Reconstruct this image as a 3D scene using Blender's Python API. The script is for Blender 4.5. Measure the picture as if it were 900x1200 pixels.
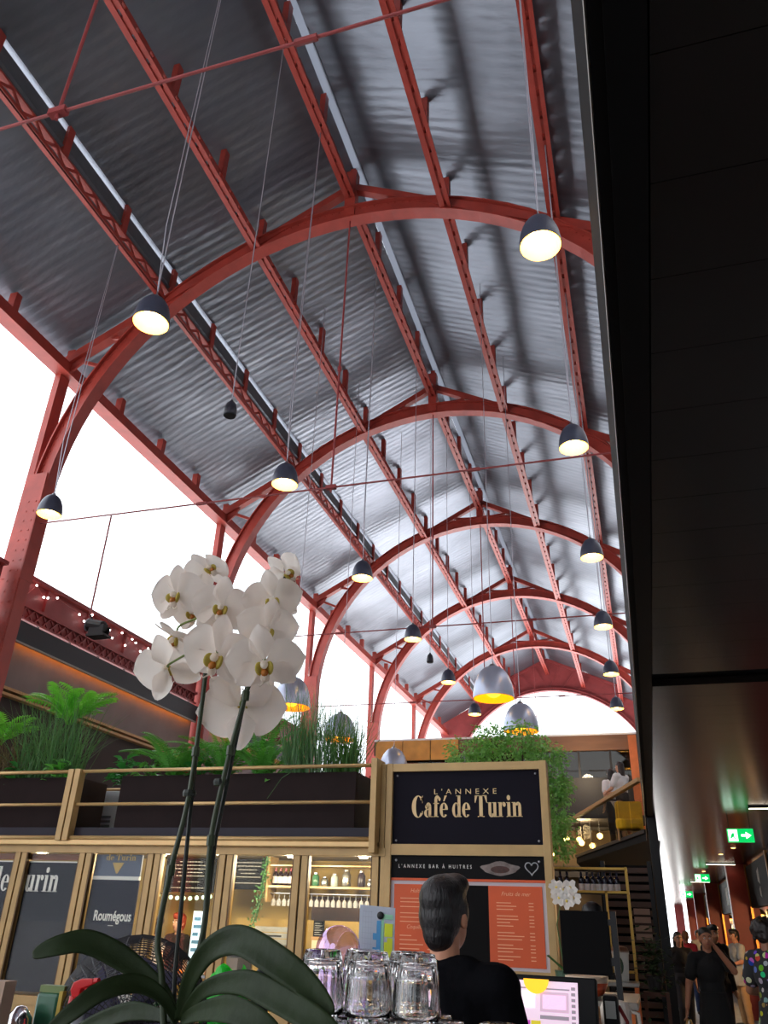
import bpy, bmesh, math, random
from mathutils import Matrix, Vector
for o in list(bpy.data.objects): bpy.data.objects.remove(o, do_unlink=True)
SC = bpy.context.scene
COL = SC.collection
PI = math.pi
RNG = random.Random(7)

# ---------------------------------------------------------------- camera
EYE = 1.68
FPX = 919.7609
RM = ((0.95654213, -0.1079374, -0.2708813),
      (0.28996402, 0.45018869, 0.84454189),
      (0.03079004, -0.88638573, 0.46192241))      # rows: world x, y, z in image axes (right, down, forward)
cd = bpy.data.cameras.new('camera'); cam = bpy.data.objects.new('camera', cd); COL.objects.link(cam)
cd.sensor_fit = 'VERTICAL'; cd.sensor_height = 36.0; cd.lens = FPX / 1200 * 36
cd.clip_start = 0.05; cd.clip_end = 600
m = Matrix.Identity(4)
for r in range(3):
    m[r][0] = RM[r][0]; m[r][1] = -RM[r][1]; m[r][2] = -RM[r][2]
m[0][3] = 0; m[1][3] = 0; m[2][3] = EYE
cam.matrix_world = m
SC.camera = cam

# ---------------------------------------------------------------- sky, sun, exposure
w = bpy.data.worlds.new('sky'); SC.world = w; w.use_nodes = True
bgn = w.node_tree.nodes['Background']
bgn.inputs[0].default_value = (0.88, 0.94, 1.0, 1); bgn.inputs[1].default_value = 2.3
sd = bpy.data.lights.new('sun', 'SUN'); sd.energy = 34.0; sd.angle = math.radians(3.0); sd.color = (1.0, 0.975, 0.95)
sun = bpy.data.objects.new('sun', sd); COL.objects.link(sun)
sun.rotation_euler = (math.radians(-66), 0, math.radians(5))   # shining in through the far gable
vs = SC.view_settings
SC.display_settings.display_device = 'sRGB'
vs.view_transform = 'Standard'; vs.look = 'None'; vs.gamma = 1.0; vs.use_curve_mapping = False
vs.exposure = 0.38
cy = SC.cycles
cy.use_denoising = True
cy.max_bounces = 9; cy.diffuse_bounces = 4; cy.glossy_bounces = 4; cy.transmission_bounces = 9; cy.transparent_max_bounces = 24
cy.caustics_reflective = False; cy.caustics_refractive = False; cy.sample_clamp_indirect = 6.0

# ---------------------------------------------------------------- helpers
def ray(x, y):
    d = (x - 450, y - 600, FPX)
    return Vector([sum(RM[r][i] * d[i] for i in range(3)) for r in range(3)])
def atY(x, y, Y): v = ray(x, y); v = v * (Y / v.y); v.z += EYE; return v
def atX(x, y, X): v = ray(x, y); v = v * (X / v.x); v.z += EYE; return v
def atZ(x, y, Z): v = ray(x, y); v = v * ((Z - EYE) / v.z); v.z += EYE; return v

def lin(c):
    c /= 255.0
    return c / 12.92 if c <= 0.04045 else ((c + 0.055) / 1.055) ** 2.4
MATS = {}
def mat(name, rgb, rough=0.6, metal=0.0, var=0.0, scale=6.0, bump=0.0, bscale=40.0, emit=None, estr=0.0, spec=0.5, trans=0.0, ior=1.45, alpha=1.0, coat=0.0, sss=0.0, stretch=None, backlit=None):
    if name in MATS: return MATS[name]
    m = bpy.data.materials.new(name); m.use_nodes = True
    nt = m.node_tree; b = nt.nodes['Principled BSDF']
    col = (lin(rgb[0]), lin(rgb[1]), lin(rgb[2]), 1)
    b.inputs['Base Color'].default_value = col
    b.inputs['Roughness'].default_value = rough; b.inputs['Metallic'].default_value = metal
    b.inputs['Specular IOR Level'].default_value = spec; b.inputs['IOR'].default_value = ior
    b.inputs['Transmission Weight'].default_value = trans; b.inputs['Alpha'].default_value = alpha
    b.inputs['Coat Weight'].default_value = coat
    if emit:
        b.inputs['Emission Color'].default_value = (lin(emit[0]), lin(emit[1]), lin(emit[2]), 1)
        b.inputs['Emission Strength'].default_value = estr
    tc = None
    if var > 0 or bump > 0:
        tc = nt.nodes.new('ShaderNodeTexCoord'); src = tc.outputs['Object']
        if stretch:
            mp = nt.nodes.new('ShaderNodeMapping'); mp.inputs['Scale'].default_value = stretch
            nt.links.new(src, mp.inputs['Vector']); src = mp.outputs['Vector']
    if var > 0:
        n = nt.nodes.new('ShaderNodeTexNoise'); n.inputs['Scale'].default_value = scale; n.inputs['Detail'].default_value = 5
        nt.links.new(src, n.inputs['Vector'])
        rp = nt.nodes.new('ShaderNodeMapRange'); rp.inputs['From Min'].default_value = 0.3; rp.inputs['From Max'].default_value = 0.7
        rp.inputs['To Min'].default_value = 1 - var; rp.inputs['To Max'].default_value = 1 + var
        nt.links.new(n.outputs['Fac'], rp.inputs['Value'])
        mx = nt.nodes.new('ShaderNodeMix'); mx.data_type = 'RGBA'; mx.blend_type = 'MULTIPLY'; mx.inputs['Factor'].default_value = 1
        mx.inputs['A'].default_value = col
        nt.links.new(rp.outputs['Result'], mx.inputs['B']); nt.links.new(mx.outputs['Result'], b.inputs['Base Color'])
    if bump > 0:
        n2 = nt.nodes.new('ShaderNodeTexNoise'); n2.inputs['Scale'].default_value = bscale; n2.inputs['Detail'].default_value = 4
        nt.links.new(src, n2.inputs['Vector'])
        bp = nt.nodes.new('ShaderNodeBump'); bp.inputs['Strength'].default_value = bump; bp.inputs['Distance'].default_value = 0.02
        nt.links.new(n2.outputs['Fac'], bp.inputs['Height']); nt.links.new(bp.outputs['Normal'], b.inputs['Normal'])
    if backlit:      # thin petals, leaves and sheets let light through
        out = nt.nodes['Material Output']
        tl = nt.nodes.new('ShaderNodeBsdfTranslucent'); tl.inputs['Color'].default_value = (lin(backlit[0]), lin(backlit[1]), lin(backlit[2]), 1)
        ms = nt.nodes.new('ShaderNodeMixShader'); ms.inputs[0].default_value = backlit[3]
        nt.links.new(b.outputs[0], ms.inputs[1]); nt.links.new(tl.outputs[0], ms.inputs[2]); nt.links.new(ms.outputs[0], out.inputs['Surface'])
    MATS[name] = m
    return m

ROOT = {}           # object name -> world matrix of the thing it belongs to
def ident(o, label=None, cat=None, group=None, kind=None):
    if label: o['label'] = label
    if cat: o['category'] = cat
    if group: o['group'] = group
    if kind: o['kind'] = kind
    return o
def thing(name, label, cat, loc=(0, 0, 0), rz=0.0, group=None, kind=None):
    o = bpy.data.objects.new(name, None); COL.objects.link(o)
    o.empty_display_size = 0.1
    o.location = loc; o.rotation_euler = (0, 0, rz)
    ROOT[o.name] = Matrix.Translation(Vector(loc)) @ Matrix.Rotation(rz, 4, 'Z')
    return ident(o, label, cat, group, kind)
def dup(root, loc, rz, label=None):
    """copy of a thing with its parts and sub-parts"""
    r = root.copy(); COL.objects.link(r); r.location = loc; r.rotation_euler = (0, 0, rz)
    ROOT[r.name] = Matrix.Translation(Vector(loc)) @ Matrix.Rotation(rz, 4, 'Z')
    if label: r['label'] = label
    for ch in list(root.children):
        c = ch.copy(); COL.objects.link(c); c.parent = r
        for g in list(ch.children):
            e = g.copy(); COL.objects.link(e); e.parent = c
    return r
def inst(mesh, name, parent, loc, rot=(0, 0, 0), scale=(1, 1, 1), local=False):
    """one more object on shared mesh data; loc in world unless local"""
    o = bpy.data.objects.new(name, mesh); COL.objects.link(o)
    M = Matrix.LocRotScale(Vector(loc), rot if not isinstance(rot, tuple) else __import__('mathutils').Euler(rot), Vector(scale))
    if parent is not None:
        o.parent = parent
        if not local and parent.name in ROOT: M = ROOT[parent.name].inverted() @ M
        ROOT[o.name] = ROOT.get(parent.name, Matrix.Identity(4)) @ M if not local else Matrix.Identity(4)
    else:
        ROOT[o.name] = M
    o.matrix_basis = M
    return o

class MB:
    def __init__(s): s.v = []; s.f = []; s.fm = []; s.cm = 0; s.sm = False
    def quadbox(s, c):
        b = len(s.v); s.v += [Vector(p) for p in c]
        for q in ((0, 3, 2, 1), (4, 5, 6, 7), (0, 1, 5, 4), (1, 2, 6, 5), (2, 3, 7, 6), (3, 0, 4, 7)):
            s.f.append([b + i for i in q]); s.fm.append(s.cm)
        return s
    def bx(s, x0, x1, y0, y1, z0, z1, M=None):
        c = [(x0, y0, z0), (x1, y0, z0), (x1, y1, z0), (x0, y1, z0), (x0, y0, z1), (x1, y0, z1), (x1, y1, z1), (x0, y1, z1)]
        if M is not None: c = [M @ Vector(p) for p in c]
        return s.quadbox(c)
    def beam(s, p0, p1, w, h, up=(0, 0, 1)):
        p0 = Vector(p0); p1 = Vector(p1); d = (p1 - p0).normalized(); up = Vector(up)
        sx = d.cross(up)
        if sx.length < 1e-4: sx = d.cross(Vector((1, 0, 0)))
        sx.normalize(); uz = sx.cross(d)
        c = []
        for p in (p0, p1):
            for a, b in ((-1, -1), (1, -1), (1, 1), (-1, 1)): c.append(p + sx * (a * w / 2) + uz * (b * h / 2))
        return s.quadbox(c)
    def ringstrip(s, rings, closed=True, cap=True):
        b = len(s.v); n = len(rings[0])
        for r in rings: s.v += [Vector(p) for p in r]
        for i in range(len(rings) - 1):
            for j in range(n if closed else n - 1):
                k = (j + 1) % n
                s.f.append([b + i * n + j, b + i * n + k, b + (i + 1) * n + k, b + (i + 1) * n + j]); s.fm.append(s.cm)
        if cap and closed:
            s.f.append([b + j for j in range(n)][::-1]); s.fm.append(s.cm)
            s.f.append([b + (len(rings) - 1) * n + j for j in range(n)]); s.fm.append(s.cm)
        return s
    def tube(s, pts, r, n=8, cap=True):
        pts = [Vector(p) for p in pts]; rings = []
        d0 = (pts[1] - pts[0]).normalized()
        ref = Vector((0, 0, 1)) if abs(d0.z) < 0.9 else Vector((1, 0, 0))
        for i, p in enumerate(pts):
            d = (pts[min(i + 1, len(pts) - 1)] - pts[max(i - 1, 0)]).normalized()
            a = d.cross(ref)
            if a.length < 1e-5: a = d.cross(Vector((0, 1, 0)))
            a.normalize(); c = a.cross(d); ref = c
            rr = r[i] if isinstance(r, (list, tuple)) else r
            rings.append([p + a * (math.cos(t) * rr) + c * (math.sin(t) * rr) for t in [2 * PI * j / n for j in range(n)]])
        return s.ringstrip(rings, True, cap)
    def lathe(s, prof, n=24, M=None, cap=True):
        rings = []
        for r, z in prof:
            ring = [Vector((math.cos(2 * PI * j / n) * r, math.sin(2 * PI * j / n) * r, z)) for j in range(n)]
            if M is not None: ring = [M @ p for p in ring]
            rings.append(ring)
        return s.ringstrip(rings, True, cap)
    def poly(s, pts):
        b = len(s.v); s.v += [Vector(p) for p in pts]; s.f.append(list(range(b, b + len(pts)))); s.fm.append(s.cm); return s
    def prism(s, pts, ext):
        ext = Vector(ext); n = len(pts); b = len(s.v)
        s.v += [Vector(p) for p in pts] + [Vector(p) + ext for p in pts]
        s.f.append([b + i for i in range(n)][::-1]); s.fm.append(s.cm)
        s.f.append([b + n + i for i in range(n)]); s.fm.append(s.cm)
        for i in range(n):
            k = (i + 1) % n; s.f.append([b + i, b + k, b + n + k, b + n + i]); s.fm.append(s.cm)
        return s
    def grid(s, fn, nu, nv):
        b = len(s.v)
        for i in range(nu + 1):
            for j in range(nv + 1): s.v.append(Vector(fn(i / nu, j / nv)))
        for i in range(nu):
            for j in range(nv):
                a = b + i * (nv + 1) + j
                s.f.append([a, a + 1, a + nv + 2, a + nv + 1]); s.fm.append(s.cm)
        return s
    def ball(s, c, r, n=10, m=7, M=None):
        c = Vector(c); r = (r, r, r) if not isinstance(r, (tuple, list)) else r
        rings = []
        for i in range(m + 1):
            t = PI * (i + (0.12 if i == 0 else (-0.12 if i == m else 0))) / m
            ring = [Vector((math.sin(t) * math.cos(2 * PI * j / n) * r[0], math.sin(t) * math.sin(2 * PI * j / n) * r[1], -math.cos(t) * r[2])) for j in range(n)]
            if M is not None: ring = [M @ p for p in ring]
            rings.append([c + p for p in ring])
        return s.ringstrip(rings)
    def mesh(s, name, mats, smooth=False):
        me = bpy.data.meshes.new(name)
        me.from_pydata([tuple(v) for v in s.v], [], s.f)
        for m in (mats if isinstance(mats, (list, tuple)) else [mats]): me.materials.append(m)
        if isinstance(mats, (list, tuple)) and len(mats) > 1: me.polygons.foreach_set('material_index', s.fm)
        if smooth: me.polygons.foreach_set('use_smooth', [True] * len(me.polygons))
        me.update()
        return me
    def build(s, name, mats, parent=None, label=None, cat=None, group=None, kind=None, smooth=False, bevel=0.0, local=False, angle=None):
        """vertices are in world coordinates unless local"""
        if parent is None:
            lo = Vector((min(v.x for v in s.v), min(v.y for v in s.v), min(v.z for v in s.v)))
            hi = Vector((max(v.x for v in s.v), max(v.y for v in s.v), max(v.z for v in s.v)))
            org = Vector(((lo.x + hi.x) / 2, (lo.y + hi.y) / 2, lo.z))
            s.v = [v - org for v in s.v]
        elif not local and parent.name in ROOT:
            I = ROOT[parent.name].inverted(); s.v = [I @ v for v in s.v]
        me = s.mesh(name, mats, smooth)
        o = bpy.data.objects.new(name, me); COL.objects.link(o)
        if parent is None:
            o.location = org; ROOT[o.name] = Matrix.Translation(org)
        else:
            o.parent = parent; ROOT[o.name] = ROOT.get(parent.name, Matrix.Identity(4)) if not local else Matrix.Identity(4)
        if bevel > 0:
            md = o.modifiers.new('edge', 'BEVEL'); md.width = bevel; md.segments = 2; md.limit_method = 'ANGLE'
        if smooth and angle:
            try:
                me.set_sharp_from_angle(angle=math.radians(angle))
            except Exception: pass
        return ident(o, label, cat, group, kind)
def lamp_light(name, loc, energy, color, radius=0.1, kind='POINT', parent=None):
    d = bpy.data.lights.new(name, kind); d.energy = energy; d.color = color
    if kind in ('POINT', 'SPOT'): d.shadow_soft_size = radius
    o = bpy.data.objects.new(name, d); COL.objects.link(o)
    if parent is not None:
        o.parent = parent; o.location = ROOT[parent.name].inverted() @ Vector(loc)
    else: o.location = loc
    return o
# ================================================================ materials of the hall
RED = mat('red_paint', (150, 56, 46), 0.45, 0.0, 0.16, 3.0, 0.15, 60, spec=0.5)
RED2 = mat('burgundy_paint', (138, 58, 58), 0.5, 0.0, 0.14, 2.5, 0.1, 50)
BLACK = mat('matt_black', (17, 17, 20), 0.55)
STEEL = mat('steel', (150, 150, 155), 0.35, 1.0)
CABLE = mat('cable_steel', (175, 175, 185), 0.45, 0.6)
def roof_material():
    m = bpy.data.materials.new('corrugated_metal'); m.use_nodes = True
    nt = m.node_tree; b = nt.nodes['Principled BSDF']
    tc = nt.nodes.new('ShaderNodeTexCoord')
    n = nt.nodes.new('ShaderNodeTexNoise'); n.inputs['Scale'].default_value = 0.5; n.inputs['Detail'].default_value = 6
    mp = nt.nodes.new('ShaderNodeMapping'); mp.inputs['Scale'].default_value = (0.5, 1.4, 1)
    nt.links.new(tc.outputs['Object'], mp.inputs['Vector']); nt.links.new(mp.outputs['Vector'], n.inputs['Vector'])
    rp = nt.nodes.new('ShaderNodeValToRGB'); rp.color_ramp.elements[0].position = 0.3; rp.color_ramp.elements[1].position = 0.75
    rp.color_ramp.elements[0].color = (lin(104), lin(109), lin(119), 1); rp.color_ramp.elements[1].color = (lin(130), lin(136), lin(147), 1)
    nt.links.new(n.outputs['Fac'], rp.inputs['Fac']); nt.links.new(rp.outputs['Color'], b.inputs['Base Color'])
    b.inputs['Metallic'].default_value = 0.75; b.inputs['Roughness'].default_value = 0.36
    n2 = nt.nodes.new('ShaderNodeTexNoise'); n2.inputs['Scale'].default_value = 1.6; n2.inputs['Detail'].default_value = 3
    mp2 = nt.nodes.new('ShaderNodeMapping'); mp2.inputs['Scale'].default_value = (0.6, 2.2, 1)
    nt.links.new(tc.outputs['Object'], mp2.inputs['Vector']); nt.links.new(mp2.outputs['Vector'], n2.inputs['Vector'])
    bp = nt.nodes.new('ShaderNodeBump'); bp.inputs['Strength'].default_value = 0.35; bp.inputs['Distance'].default_value = 0.06
    nt.links.new(n2.outputs['Fac'], bp.inputs['Height']); nt.links.new(bp.outputs['Normal'], b.inputs['Normal'])
    return m
ROOF = roof_material()
FROST = mat('frosted_glazing', (225, 228, 235), 0.4, backlit=(230, 233, 240, 0.75))

# ================================================================ hall: arches every 8.85 m
CX = -5.41; SP = 8.85; Y0 = 13.22
KS = [-2, -1, 0, 1, 2, 3, 4]
GY = Y0 + 5 * SP            # far gable
BY = Y0 - 4 * SP            # roof starts behind the viewer
def ay(k): return Y0 + k * SP
RC = 8.45 + EYE; RR = 7.42  # centre height and radius of the rib
RIDGE_N = ['', '', '']
ORD = {-2: 'arch just behind the viewer', -1: 'arch overhead whose tie rod crosses the top left corner', 0: 'nearest wide arch, lamps hanging before it',
       1: 'second arch from the viewer', 2: 'third arch from the viewer', 3: 'fourth arch from the viewer', 4: 'fifth and farthest free arch'}
def rafter_z(off): return EYE + (16.85 - 0.535 * off if off < 2.4 else 15.57 - 0.545 * (off - 2.4))

def rib_section(c, rad, wid=0.34, dep=0.42):
    """I-section ring around point c; rad = outward unit vector in the xz plane"""
    ax = Vector((0, 1, 0)); t = 0.035
    prof = [(-wid / 2, -dep / 2), (wid / 2, -dep / 2), (wid / 2, -dep / 2 + t), (0.07, -dep / 2 + t), (0.07, dep / 2 - t), (wid / 2, dep / 2 - t),
            (wid / 2, dep / 2), (-wid / 2, dep / 2), (-wid / 2, dep / 2 - t), (-0.07, dep / 2 - t), (-0.07, -dep / 2 + t), (-wid / 2, -dep / 2 + t)]
    return [c + ax * a + rad * b for a, b in prof]
RIV = MB().lathe([(0.022, 0), (0.018, 0.012), (0.006, 0.017)], 6).mesh('rivet', RED)

for k in KS:
    y = ay(k)
    a = thing('steel_arch', 'red riveted steel roof truss, ' + ORD[k], 'arch', (CX, y, 0))
    # rib with both legs
    ring = []
    for i in range(4): ring.append(rib_section(Vector((CX - RR, y, 0.0 + i * RC / 4)), Vector((-1, 0, 0))))
    for i in range(41):
        t = PI - PI * i / 40; rad = Vector((math.cos(t), 0, math.sin(t)))
        ring.append(rib_section(Vector((CX, y, RC)) + rad * RR, rad))
    for i in range(3, -1, -1): ring.append(rib_section(Vector((CX + RR, y, 0.0 + i * RC / 4)), Vector((1, 0, 0))))
    MB().ringstrip(ring).build('rib', RED, a)
    for s in (-1, 1):
        xo = CX + s * 7.72
        # outer post from the fork up to the eave
        MB().bx(xo - 0.09, xo + 0.09, y - 0.17, y + 0.17, 0.0, EYE + 12.5).build('post', RED, a)
        if k >= 0:
            MB().bx(CX + s * 7.2, xo, y - 0.2, y + 0.2, 8.2, 10.9).build('fork_plate', RED, a)
        # rafter: ridge to eave
        MB().beam((CX + s * 0.1, y, rafter_z(0.1)), (CX + s * 2.4, y, rafter_z(2.4)), 0.2, 0.2).build('rafter', RED, a)
        MB().beam((CX + s * 2.3, y, rafter_z(2.3)), (CX + s * 7.8, y, rafter_z(7.8)), 0.24, 0.24).build('rafter', RED, a)
        # diagonal struts
        q = lambda off, ang: Vector((CX + s * off, y, RC + math.sqrt(max(RR * RR - off * off, 0)) + 0.2))
        for o1, o2 in ((1.3, 0.25), (6.55, 5.9), (7.5, 6.45)):
            MB().beam((CX + s * o1, y, rafter_z(o1)), q(o2, 0), 0.07, 0.09).build('strut', RED, a)
        MB().prism([(CX + s * 7.75, y - 0.03, rafter_z(7.75) - 0.5), (CX + s * 7.75, y - 0.03, rafter_z(7.75) + 0.1), (CX + s * 6.9, y - 0.03, rafter_z(6.9) + 0.05), (CX + s * 7.2, y - 0.03, rafter_z(7.2) - 0.35)][::s], (0, 0.06, 0)).build('gusset', RED, a)
    MB().bx(CX - 0.14, CX + 0.14, y - 0.12, y + 0.12, RC + RR - 0.1, EYE + 17.4).build('ridge_post', RED, a)
    # tie rod, turnbuckle and hanger
    tz = EYE + 7.95
    MB().tube([(CX - RR, y, tz), (CX + RR, y, tz)], 0.02, 8).build('tie_rod', RED2, a)
    for xx in (CX - 3.0, CX + 3.0): MB().tube([(xx - 0.12, y, tz), (xx + 0.12, y, tz)], 0.04, 8).build('turnbuckle', RED2, a)
    MB().bx(CX - 0.11, CX + 0.11, y - 0.045, y + 0.045, tz - 0.04, tz + 0.045).build('tie_clamp', RED2, a)
    MB().tube([(CX, y, tz - 0.12), (CX, y, RC + RR - 0.2)], 0.022, 6).build('hanger_rod', RED2, a)
    MB().tube([(CX, y, tz + 3.0), (CX, y, tz + 3.12)], 0.045, 6).build('turnbuckle', RED2, a)
    # rivet rows along the web edges of the arches close enough to show them
    if k in (0, 1):
        mb = MB()
        for i in range(120):
            t = PI * (0.03 + 0.94 * i / 119); rad = Vector((math.cos(t), 0, math.sin(t)))
            for dr in (-0.13, 0.13):
                c = Vector((CX, y - 0.07, RC)) + rad * (RR + dr)
                mb.bx(c.x - 0.018, c.x + 0.018, c.y - 0.022, c.y, c.z - 0.018, c.z + 0.018)
        for i in range(34):
            for s in (-1, 1):
                for dx in (-0.1, 0.1):
                    x = CX + s * RR + dx; z = RC - 0.25 * i; mb.bx(x - 0.018, x + 0.018, y - 0.215, y - 0.17, z - 0.018, z + 0.018)
        mb.build('rivet_rows', RED, a, kind='stuff')
        for s in (-1, 1):
            MB().bx(CX + s * RR - 0.2, CX + s * RR + 0.2, y - 0.205, y - 0.165, 0, RC).build('web_plate', RED, a)

# ---- purlins
def purlin(off, ztop, dep, label, lattice, post_h):
    x = CX + off; z0 = EYE + ztop - dep; z1 = EYE + ztop
    p = thing('roof_purlin', label, 'purlin', (x, 20, z0))
    if lattice:
        MB().bx(x - 0.13, x + 0.02, BY, GY, z0, z0 + 0.05).build('bottom_flange', RED, p)
        MB().bx(x - 0.02, x + 0.03, BY, GY, z0, z0 + 0.09).build('bottom_angle', RED, p)
    else:
        MB().bx(x - 0.135, x - 0.01, BY, GY, z0, z0 + 0.05).build('bottom_flange', RED, p)
        MB().bx(x + 0.05, x + 0.135, BY, GY, z0, z0 + 0.05).build('bottom_flange', RED, p)
    MB().bx(x - 0.1, x + 0.05, BY, GY, z1 - 0.05, z1).build('top_flange', RED, p)
    mb = MB(); step = 0.34 if lattice else 0.5
    y = BY + 0.2; i = 0
    while y < GY - step:
        a, b = (z0 + 0.05, z1 - 0.05) if i % 2 else (z1 - 0.05, z0 + 0.05)
        if lattice: mb.beam((x + 0.02, y, a), (x + 0.02, y + step, b), 0.07, 0.03, (1, 0, 0))
        else: mb.bx(x - 0.03, x + 0.07, y, y + step * 0.7, z0 + 0.03, z1 - 0.04)
        y += step; i += 1
    mb.build('lacing' if lattice else 'web_plates', RED, p, kind='stuff')
    pm = MB().bx(-0.07, 0.07, -0.09, 0.09, 0, 1.0).mesh('post', RED)
    n = 0
    while True:
        yy = BY + 0.05 + n * SP / 4
        if yy > GY: break
        o = inst(pm, 'post', p, (x, yy, z1 - 0.03), (0, 0, 0), (1, 1, post_h)); n += 1
    return p
purlin(-5.0, 14.5, 0.36, 'red lattice purlin on the left slope beside the long white light strip', True, 0.82)
purlin(-2.5, 15.62, 0.36, 'red purlin with short posts on the upper left slope', False, 0.85)
purlin(0.0, 16.75, 0.36, 'red ridge purlin running along the top of the roof', False, 0.85)
purlin(2.5, 15.62, 0.36, 'red purlin with shadowed posts just right of the ridge', False, 0.85)
purlin(5.0, 14.5, 0.36, 'red purlin nearest the dark overhang on the right', False, 0.8)
for s, lb in ((-1, 'red eave beam under the lower left edge of the roof, white sky below it'), (1, 'red eave beam on the far right hidden above the dark overhang')):
    x = CX + s * 7.62
    p = thing('eave_beam', lb, 'beam', (x, 20, EYE + 12.28))
    MB().bx(x - 0.12, x + 0.12, BY, GY, EYE + 12.28, EYE + 12.62).build('web', RED, p)
    MB().bx(x - 0.2, x + 0.2, BY, GY, EYE + 12.24, EYE + 12.3).build('flange', RED, p)
    pm = MB().bx(-0.1, 0.1, -0.09, 0.09, 0, 0.5).mesh('stub', RED)
    yy = BY + 0.05
    while yy < GY: inst(pm, 'stub', p, (x, yy, EYE + 12.6)); yy += SP / 4

# ---- roof sheets (real corrugation)
ceil = thing('ceiling', None, None, (CX, 20, EYE + 13), 0, None, 'structure')
def sheet(off0, z0, off1, z1, ya, yb, name='roof_sheet', material=None):
    n = int(round((yb - ya) / 0.25)) * 4
    mb = MB()
    def fn(u, v):
        y = ya + (yb - ya) * u; o = off0 + (off1 - off0) * v
        amp = 0.005
        ph = (y - BY) / 0.25
        return (CX + o, y, EYE + z0 + (z1 - z0) * v + amp * math.sin(2 * PI * ph) + 0.012 * math.sin(y * 1.9 + o * 2.1) + 0.01 * math.sin(y * 0.7 - o * 3))
    mb.grid(fn, n, 6)
    return mb.build(name, material or ROOF, ceil, smooth=True)
def up(o): return 17.62 - 0.455 * abs(o)
def low(o): return 14.62 - 0.53 * (abs(o) - 5.0)
for k in range(-4, 5):
    ya, yb = ay(k) - 0.03, ay(k + 1)
    sheet(-8.15, low(8.15), -4.95, low(4.95), ya, yb)
    sheet(-5.2, up(5.2), 0.0, up(0), ya, yb)
    sheet(0.22, up(0.22), 5.2, up(5.2), ya, yb)
    sheet(4.95, low(4.95), 8.15, low(8.15), ya, yb)
    for s in (-1, 1):
        x = CX + s * 5.02
        MB().bx(x - 0.015, x + 0.015, ya, yb, EYE + 14.55, EYE + 15.12).build('riser_panel', mat('riser_grey', (90, 94, 98), 0.5, 0.3, 0.1), ceil)
        MB().bx(x - 0.012, x + 0.012, ya, yb, EYE + 15.12, EYE + 15.34).build('glazing_strip', FROST, ceil)
    MB().quadbox([(CX + 0.0, ya, EYE + up(0) - 0.01), (CX + 0.25, ya, EYE + up(0.25) - 0.01), (CX + 0.25, yb, EYE + up(0.25) - 0.01), (CX + 0.0, yb, EYE + up(0) - 0.01),
                  (CX + 0.0, ya, EYE + up(0) + 0.01), (CX + 0.25, ya, EYE + up(0.25) + 0.01), (CX + 0.25, yb, EYE + up(0.25) + 0.01), (CX + 0.0, yb, EYE + up(0) + 0.01)]).build('ridge_glazing', mat('ridge_glazing_grey', (140, 142, 148), 0.4, backlit=(146, 150, 158, 0.6)), ceil)
# ---- gable at the far end
g = thing('wall_back', None, None, (CX, GY, 0), 0, None, 'structure')
n = 40; inner = []; outer = []
for i in range(n + 1):
    t = PI * (i / n); inner.append((CX + 7.0 * math.cos(t), RC - 0.25 + 7.0 * math.sin(t)))
    x = CX + 8.2 * math.cos(t); outer.append((x, EYE + (up(x - CX) if abs(x - CX) < 5 else low(x - CX)) + 0.0))
mb = MB()
for i in range(n):
    for yy in (GY, GY + 0.12):
        mb.poly([(inner[i][0], yy, inner[i][1]), (inner[i + 1][0], yy, inner[i + 1][1]), (outer[i + 1][0], yy, outer[i + 1][1]), (outer[i][0], yy, outer[i][1])])
mb.build('tympanum', RED2, g)
ring = []
for i in range(n + 1):
    t = PI * i / n; rad = Vector((math.cos(t), 0, math.sin(t))); ring.append(rib_section(Vector((CX, GY - 0.1, RC - 0.25)) + rad * 7.05, rad, 0.4, 0.22))
MB().ringstrip(ring).build('arch_trim', RED2, g)
for s in (-1, 1):
    MB().bx(CX + s * 7.05 - 0.25, CX + s * 7.05 + 0.25, GY - 0.25, GY + 0.15, 0, RC).build('pier', RED2, g)
    for o1, o2 in ((0.9, 0.05), (1.9, 0.95), (2.9, 2.0)):
        MB().beam((CX + s * o1, GY - 0.06, EYE + up(o1) - 0.25), (CX + s * o2, GY - 0.06, RC + math.sqrt(49 - o2 * o2) - 0.1), 0.06, 0.07).build('brace', RED2, g)
    MB().beam((CX, GY - 0.06, EYE + up(0) - 0.12), (CX + s * 5, GY - 0.06, EYE + up(5) - 0.12), 0.1, 0.18).build('rake_beam', RED2, g)

wf = thing('wall_front_unseen', None, None, (CX, BY, 0), 0, None, 'structure')  # unseen rear gable, its arch opened to light kiosk and foreground
mb = MB()
for i in range(n):
    for yy in (BY, BY - 0.12):
        mb.poly([(inner[i][0], yy, inner[i][1]), (inner[i + 1][0], yy, inner[i + 1][1]), (outer[i + 1][0], yy, outer[i + 1][1]), (outer[i][0], yy, outer[i][1])])
mb.build('tympanum', RED2, wf)
MB().bx(CX - 8.1, CX + 8.1, BY - 0.2, BY, 0, 5.0).build('lower_wall', mat('gable_wall', (146, 146, 150), 0.8, 0, 0.1, 1), wf)
for s in (-1, 1): MB().bx(CX + s * 7.4 - 0.7, CX + s * 7.4 + 0.7, BY - 0.2, BY, 5.0, RC).build('pier', RED2, wf)
wr = thing('wall_right_added', None, None, (3.3, 20, 0), 0, None, 'structure')  # unseen wall added to shut the right openings; pale to bounce light
MB().bx(3.3, 3.42, BY, GY, 0, EYE + low(8.1)).build('added_wall', mat('bounce_wall_pale', (226, 228, 232), 0.8, 0, 0.1, 1), wr)
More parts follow.
